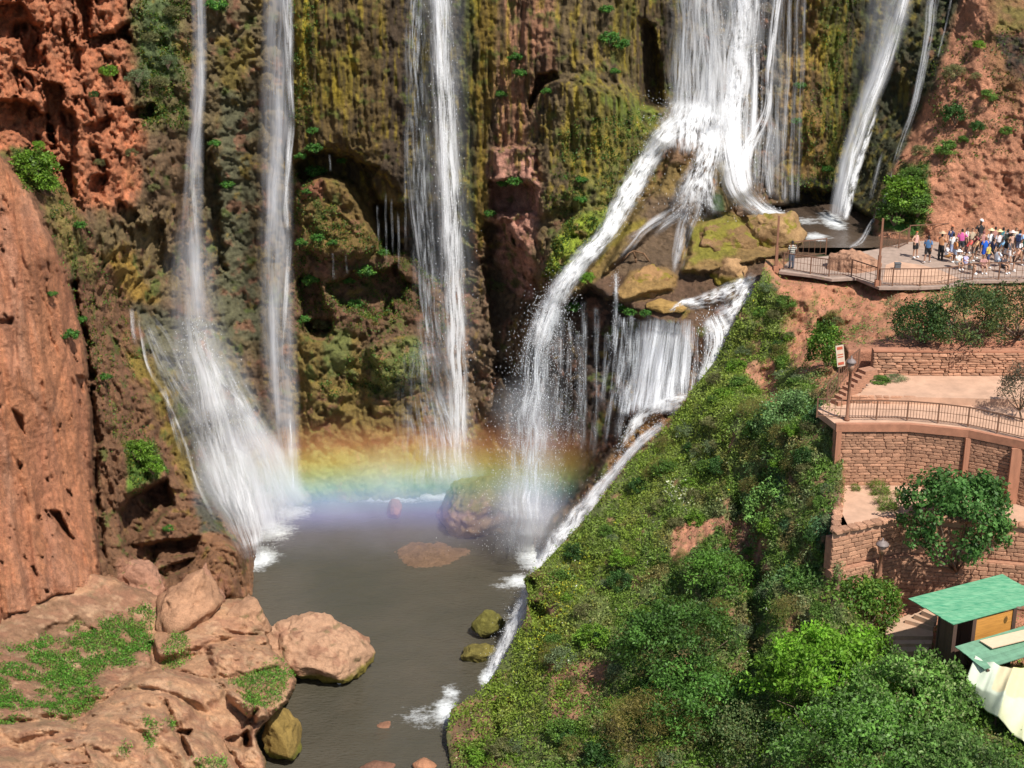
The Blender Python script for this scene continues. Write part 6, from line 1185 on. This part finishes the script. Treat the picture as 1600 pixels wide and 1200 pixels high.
tree(((3500, .14, (0.08,0.17,0.035), 219), dict(clusters=60, csz=.22, tip=(0.1,0.17,0.04))), 1285, 985, -39, 1262, 930, 66.6, 36, 'leafy bush in the cleft beside the terrace wall corner', 'bush', 'bush', sz=1.3)
# clumps on the cliff
for key, a, b_, r, lb in [('bright',169,112,13,'round bright green bush on the crumbly red cliff, top left'), ('grey',215,120,19,'grey-green bush beside the bright one on the red cliff'), ('dark',146,148,7,'tiny dark tuft on the red cliff below the round bush'), ('bright',52,262,34,'large bright green bush on the ledge above the smooth red face'), ('bright',66,284,22,'bright green plant at the lower right of the ledge bush'), ('bright',60,228,10,'small plant on top of the ledge bush'),
   ('dark',1494,179,20,'dark round bush on the red bluff'), ('dark',1528,198,11,'small dark bush right of the round one on the bluff'), ('green',1478,232,17,'green bush on the bluff above the mossy bank'), ('green',1505,218,8,'little green tuft low on the bluff between two bushes'), ('green',1572,205,9,'small green tuft at the right side of the bluff'), ('bright',1530,70,9,'small yellow-green tuft high on the bluff'), ('olive',1490,115,18,'thin olive growth at the left edge of the bluff'), ('olive',1438,238,14,'thin grassy growth left of the bluff bushes'), ('green',1545,150,13,'green strip of plants in the dip of the bluff'), ('olive',1525,120,9,'pale tuft in the gully of the bluff'),
   ('bright',1412,300,34,'vivid mossy bush bank left of the red bluff, upper part'), ('green',1400,330,30,'green mossy bank hanging above the far railing'), ('green',1435,320,24,'green cushion at the right of the mossy bank'), ('green',1425,275,16,'green tuft on top of the mossy bank'),
   ('fern',125,352,9,'small fern on the brown slope near the red face'), ('fern',110,525,14,'fern clump on the brown slope halfway down'), ('fern',128,500,8,'lone fern above the clump on the brown slope'), ('fern',165,590,9,'small fern lower on the brown slope'), ('fern',82,460,7,'tiny fern on the upper brown slope'), ('bright',215,705,22,'bright grassy cushion on the left bank above the cave, left part'), ('bright',238,728,18,'bright grassy cushion on the left bank above the cave, right part'), ('fern',262,826,8,'small fern on the dark overhang of the left bank'),
   ('fern',338,10,16,'fern patch between the two left waterfalls at the top'), ('fern',336,225,9,'fern beside the first waterfall'), ('fern',355,290,10,'fern in the dark hollow between the left waterfalls'), ('fern',490,205,9,'fern under the curtain, upper one'), ('fern',492,232,12,'fern at the left mouth of the curtain cave'), ('fern',470,245,9,'fern in the corner beside the second waterfall'), ('fern',492,270,15,'fern draped over the round mossy block'), ('fern',478,300,7,'fern on the left flank of the mossy block'), ('fern',470,380,10,'fern clump below the mossy block, left'), ('fern',496,372,10,'fern clump below the mossy block, middle'), ('fern',533,252,7,'fern in the cave roof beside the block'), ('fern',488,438,13,'fern patch in the niche beside the second waterfall'), ('fern',570,425,14,'fern patch on the brown ledge behind the third waterfall'), ('fern',545,440,9,'fern left of the ledge patch'), ('fern',555,475,11,'fern under the brown ledge'), ('fern',600,395,8,'fern on the cave lip near the third waterfall'), ('fern',520,380,8,'fern right of the block foot'), ('olive',502,508,13,'yellow moss cushion over a small cave in the back cliff'), ('fern',475,500,10,'fern beside the yellow moss cushion'),
   ('fern',806,90,11,'fern on the pinkish rock rib, top'), ('fern',814,115,10,'fern on the pinkish rock rib below the top one'), ('fern',782,148,9,'fern left of the pinkish rib'), ('fern',855,143,8,'fern under the small black cave'), ('fern',785,288,9,'fern in the dark hole of the rib, left'), ('fern',805,284,11,'fern in the dark hole of the rib, right'), ('fern',765,335,9,'fern at the edge of the rib cleft'), ('fern',953,60,15,'climbing fern on the cliff left of the main falls, top'), ('fern',972,70,13,'climbing fern next to the dark slot, left of the main falls'), ('fern',960,112,8,'fern beneath the dark slot'), ('fern',948,15,10,'fern at the top edge left of the main falls'), ('fern',908,282,9,'fern on the streaked slope, upper of two'), ('fern',908,313,9,'fern on the streaked slope, lower of two'), ('bright',917,434,12,'bright fern clump on the brink of the middle tier'), ('fern',895,480,12,'fern hanging below the brink of the middle tier'), ('fern',970,482,11,'fern hanging beside the ochre boulder'), ('fern',985,488,10,'fern hanging under the flat ochre slab'), ('fern',1010,490,9,'fern just above the white curtain'), ('fern',1250,135,9,'fern at the left edge of the ochre rock column, upper'), ('fern',1246,190,8,'fern at the left edge of the ochre rock column, lower'), ('fern',1292,265,9,'fern low on the right edge of the ochre column'),
   ('olive',725,290,8,'moss tuft beside the third waterfall'), ('olive',780,450,12,'moss tuft in the cleft right of the third waterfall'), ('olive',735,440,10,'moss tuft on the broken ledge by the third waterfall'), ('olive',250,130,14,'olive growth right of the red cliff, lower'), ('olive',235,60,14,'olive growth right of the red cliff, upper'), ('grey',262,95,15,'grey-green growth beside the first waterfall'), ('olive',270,20,14,'olive growth at the top beside the first waterfall'), ('olive',205,240,10,'olive tuft on the broken rock below the grey bush'), ('olive',240,295,10,'olive tuft on the slope left of the first waterfall'), ('olive',155,255,9,'olive tuft at the foot of the red cliff')]:
    shrub(key, a, b_, cliffY(a, b_, 2) - .15, r, lb, stem=r > 14, sz=.9)
# grass tufts on the terraces and the bank
for key, a, b_, z, r, lb in [('tuft',1372,768,ZT['low'],20,'yellow-green grass tuft on the lower terrace, upper of two'), ('tuft',1384,792,ZT['low'],20,'yellow-green grass tuft on the lower terrace, lower of two'), ('tuft',1336,765,ZT['low'],9,'small thin weed on the lower terrace'), ('tuft',1404,774,ZT['low'],9,'brownish grass beside the fig tree crown'), ('green',1372,596,ZT['up'],18,'flat green patch on the sandy terrace, left'), ('grey',1400,593,ZT['up'],18,'flat blue-grey patch on the sandy terrace, right')]:
    g = PZ(a, b_, z); s = r * g.length / F; e = empty('grass_tuft', g, lb, 'grass tuft'); o = link('blades', SHRUB[key][0], e, (0, 0, .1)); flatz = .28 if z == ZT['up'] else .75; o.scale = (s, s, s * flatz)
# ground cover scattered over the right-hand slope
def scatter(name, px, py, W, dens, n, size, colf, rng, lift=.12, flat=.45, aspect=.5, kindlabel=None):
    a = W[:-1, :-1]; e1_ = W[1:, :-1] - a; e2_ = W[:-1, 1:] - a; cr_ = np.cross(e2_, e1_); ar = np.linalg.norm(cr_, axis=-1); dn = dens[:-1, :-1] * ar; pr = dn.ravel() / dn.sum()
    k = rng.choice(len(pr), n, p=pr); i, j = np.unravel_index(k, ar.shape); u_, v_ = rng.random(n)[:, None], rng.random(n)[:, None]
    nn = cr_[i, j] / (ar[i, j][:, None] + 1e-9); nn = np.where((nn[:, 2:3] < 0), -nn, nn); nn[:, 1] = -np.abs(nn[:, 1]); p = a[i, j] + e1_[i, j] * u_ + e2_[i, j] * v_
    cl = fbm(p, 0.55, 3); p = p + (nn * .6 + np.array([0, 0, .5])) * (np.abs(rng.normal(size=n)) * lift * (.4 + 2.2 * np.clip(cl + .3, 0, 1)))[:, None]
    up = nn * .5 + np.array([0, 0, .6]); up /= np.linalg.norm(up, axis=1)[:, None]
    c = colf(px[i, j], py[i, j], p, cl, rng); v, f, c = leaf_cloud(p, up, size, c, rng, flat, aspect)
    return link(name, new_mesh(name, v, f, M['leaf'], False, np.clip(c, .004, .7)), kind='stuff')
rng = np.random.default_rng(77)
bare = sstep(0.17, 0.30, hcol[..., 0]); gm = (1 - .93 * bare) * (1 - tm) * sstep(-.38, .02, fbm(hW + 70, (1.6,1.6,1.6), 4, .6))
gm = gm * (1 - sstep(0, 30, sdist(hx, hyy, [(1195,380),(1960,380),(1960,455),(1195,455)])) * sstep(448, 440, hyy))
gm += .35 * tm * sstep(950, 1010, hyy)
gm += .5 * sstep(.1, .3, fbm(hW + 71, .9, 3)) * (1 - tm) * sstep(452, 470, hyy)
def hcolf(px, py, p, cl, rng):
    n = len(px); n1 = fbm(p + 5, 2.6, 3); n2 = fbm(p + 25, 1.2, 3); A = np.array
    c = A((0.12,0.205,0.036))[None] * np.ones((n, 1))
    def mixc(c, c2, w_): return c * (1 - w_[:, None]) + A(c2)[None] * w_[:, None]
    c = mixc(c, (0.19,0.225,0.10), sstep(0, .25, n1) * sstep(1080, 950, py)); c = mixc(c, (0.215,0.16,0.07), sstep(.05, .3, n2) * .9); c = mixc(c, (0.08,0.165,0.07), sstep(.1, .3, -n1) * sstep(1000, 850, py))
    c = mixc(c, (0.12,0.22,0.025), sstep(.05, .25, fbm(p + 45, 1.8, 3)) * sstep(900, 1000, py)); c = mixc(c, (0.20,0.27,0.035), sstep(190, 40, pdist(px, py, edge[2:16])) * .75)
    yl = sstep(40, 10, pdist(px, py, [(850,1010),(875,930),(905,880)])) * (rng.random(n) < .14) + (rng.random(n) < .004); c = mixc(c, (0.42,0.38,0.03), np.clip(yl, 0, 1)); wf = sstep(26, 8, pdist(px, py, [(1055,768),(1070,780)])) * (rng.random(n) < .25) + (rng.random(n) < .003); c = mixc(c, (0.6,0.62,0.42), np.clip(wf, 0, 1))
    return c * np.clip(1 + .18 * rng.normal(size=n) + .7 * cl, .4, 2)[:, None]
scatter('slope_undergrowth', hx, hyy, hW, gm, 150000, .15, hcolf, rng)
scatter('slope_grass', hx, hyy, hW, gm * sstep(1050, 900, hyy), 60000, .22, lambda a, b_, p, cl, r_: hcolf(a, b_, p, cl, r_) * 1.15, rng, lift=.08, flat=.1, aspect=.1)
# low shrubs standing out of the undergrowth
keys = ['green', 'grey', 'bright', 'dark', 'olive', 'wispy']; rs = random.Random(5); seen = set()
look = {'green': 'mid-green', 'grey': 'silvery', 'bright': 'bright green', 'dark': 'dark green', 'olive': 'olive brown', 'wispy': 'wispy yellowish'}
rows_ = [(500, 'just below the deck corner'), (600, 'beside the lip of the lower falls'), (700, 'level with the railed path'), (790, 'just below the lower curtain fall'), (880, 'level with the lower terrace'), (970, 'level with the green kiosk roof'), (1070, 'level with the mossy pool rocks'), (1300, 'at the bottom of the picture')]
for _ in range(2500):
    a = rs.uniform(720, 1310); b_ = rs.uniform(445, 1190); i = int((b_ - 405) / 2.3)
    if a < L[i] + 16 or (a > 1300 and 520 < b_ < 1000): continue
    j = int((a - L[i]) / (1860 - L[i]) * (nu - 1))
    if gm[i, j] < .25: continue
    r = rs.uniform(10, 24) * (1.2 if b_ > 950 else 1) * (.75 if b_ < 600 else 1); ws = [3, 4, 1.0, .5, 3, 1] if b_ < 900 else [3, 1.4, 2.4, 2, 2, 1]
    key = rs.choices(keys, ws)[0]; row = next(q[1] for q in rows_ if b_ < q[0]); f_ = (a - L[i]) / (1310 - L[i]); colm = "near the water's edge" if f_ < .33 else ('midway across the slope' if f_ < .66 else 'on the terrace side')
    if (key, row, colm) in seen: continue
    seen.add((key, row, colm)); shrub(key, a, b_, hillY(a, b_) - .1, r, '%s shrub %s, %s' % (look[key], row, colm), group='shrubs on the right-hand slope', stem=False, sz=rs.uniform(.6, 1))
# the nameless brush between them
rb = np.random.default_rng(9); cpts = []
while len(cpts) < 430:
    a = rb.uniform(720, 1310); b_ = rb.uniform(445, 1190); i = int((b_ - 405) / 2.3)
    if a < L[i] + 10 or (a > 1300 and 520 < b_ < 1000): continue
    j = int((a - L[i]) / (1860 - L[i]) * (nu - 1))
    if b_ < 940 and rb.random() < .65 * sstep(.9, .3, (a - L[i]) / (1310 - L[i])): continue
    if gm[i, j] > .2: cpts.append((*hW[i, j], rb.uniform(.25, .75) * (1.2 if b_ > 900 else .9), a, b_))
cpts = np.array(cpts); kk = rb.integers(0, len(cpts), 62000); dd_ = rb.normal(size=(62000, 3)); dd_ /= np.linalg.norm(dd_, axis=1)[:, None]
pp_ = cpts[kk, :3] + dd_ * (cpts[kk, 3] * rb.uniform(0, 1, 62000) ** .4)[:, None] * np.array((1, 1, .8)); tone = rb.normal(size=len(cpts))[kk]
cc_ = hcolf(cpts[kk, 4], cpts[kk, 5], cpts[kk, :3], tone * .3, rb) * np.clip(1 + .15 * rb.normal(size=62000), .5, 1.6)[:, None]
v_, f_, c_ = leaf_cloud(pp_, dd_ * .6 + np.array((0, -.2, .5)), .13, cc_, rb, .5, .5)
link('slope_brush', new_mesh('slope_brush', v_, f_, M['leaf'], False, np.clip(c_, .004, .7)), kind='stuff')
bcf = lambda a, b_, p, cl, r_: (np.array((0.10,0.25,0.03))[None] * np.where(r_.random(len(a))[:, None] < .3, .55, 1.0) + np.array((0.05,0.02,0.01))[None] * sstep(.1, .3, fbm(p, .8, 2))[:, None]) * np.clip(1 + .3 * r_.normal(size=len(a)) + .4 * cl, .4, 2)[:, None]
scatter('bank_grass', bx, by, bW, bgrass ** 1.2 + 1e-6, 42000, .13, bcf, rng, lift=.07, flat=.25, aspect=.3)
# moss and small leaves over the damp cliff
dm = np.zeros(sh)
for pl, w_ in (([(215,-60),(290,-60),(290,200),(220,200)], .6), ([(850,430),(870,370),(905,330),(950,326),(945,380),(880,440)], 1.0), ([(1375,330),(1410,262),(1452,255),(1450,350),(1380,360)], 1.3), ([(20,238),(60,238),(95,295),(40,290)], 1.0), ([(190,690),(240,688),(258,735),(205,765)], 1.0), ([(460,270),(600,380),(740,450),(740,520),(460,520)], .25), ([(1460,60),(1600,40),(1600,240),(1440,280)], .12), ([(450,-60),(500,-60),(490,180),(455,200)], .3), ([(880,180),(1030,180),(960,330),(850,340)], .3), ([(560,540),(680,520),(680,620),(480,620)], .3), ([(1280,-60),(1340,-60),(1310,300),(1240,300)], .25), ([(60,300),(120,320),(200,480),(230,700),(180,700),(120,480)], .12)):
    dm = np.maximum(dm, w_ * sstep(-8, 12, sdist(PX, PY, pl) + 16 * fbm(W1 + 3, 1.2, 3)))
dm *= sstep(-.15, .25, fbm(W1 + 14, 1.0, 4, .6))
ccf = lambda a, b_, p, cl, r_: np.where((r_.random(len(a)) < .4)[:, None], np.array((0.13,0.13,0.02)), np.array((0.06,0.12,0.02))) * np.clip(1 + .35 * r_.normal(size=len(a)) + .4 * cl, .3, 2)[:, None]
scatter('cliff_moss', PX, PY, W2, dm + 1e-7, 60000, .14, ccf, rng, lift=.05, flat=.3, aspect=.6)
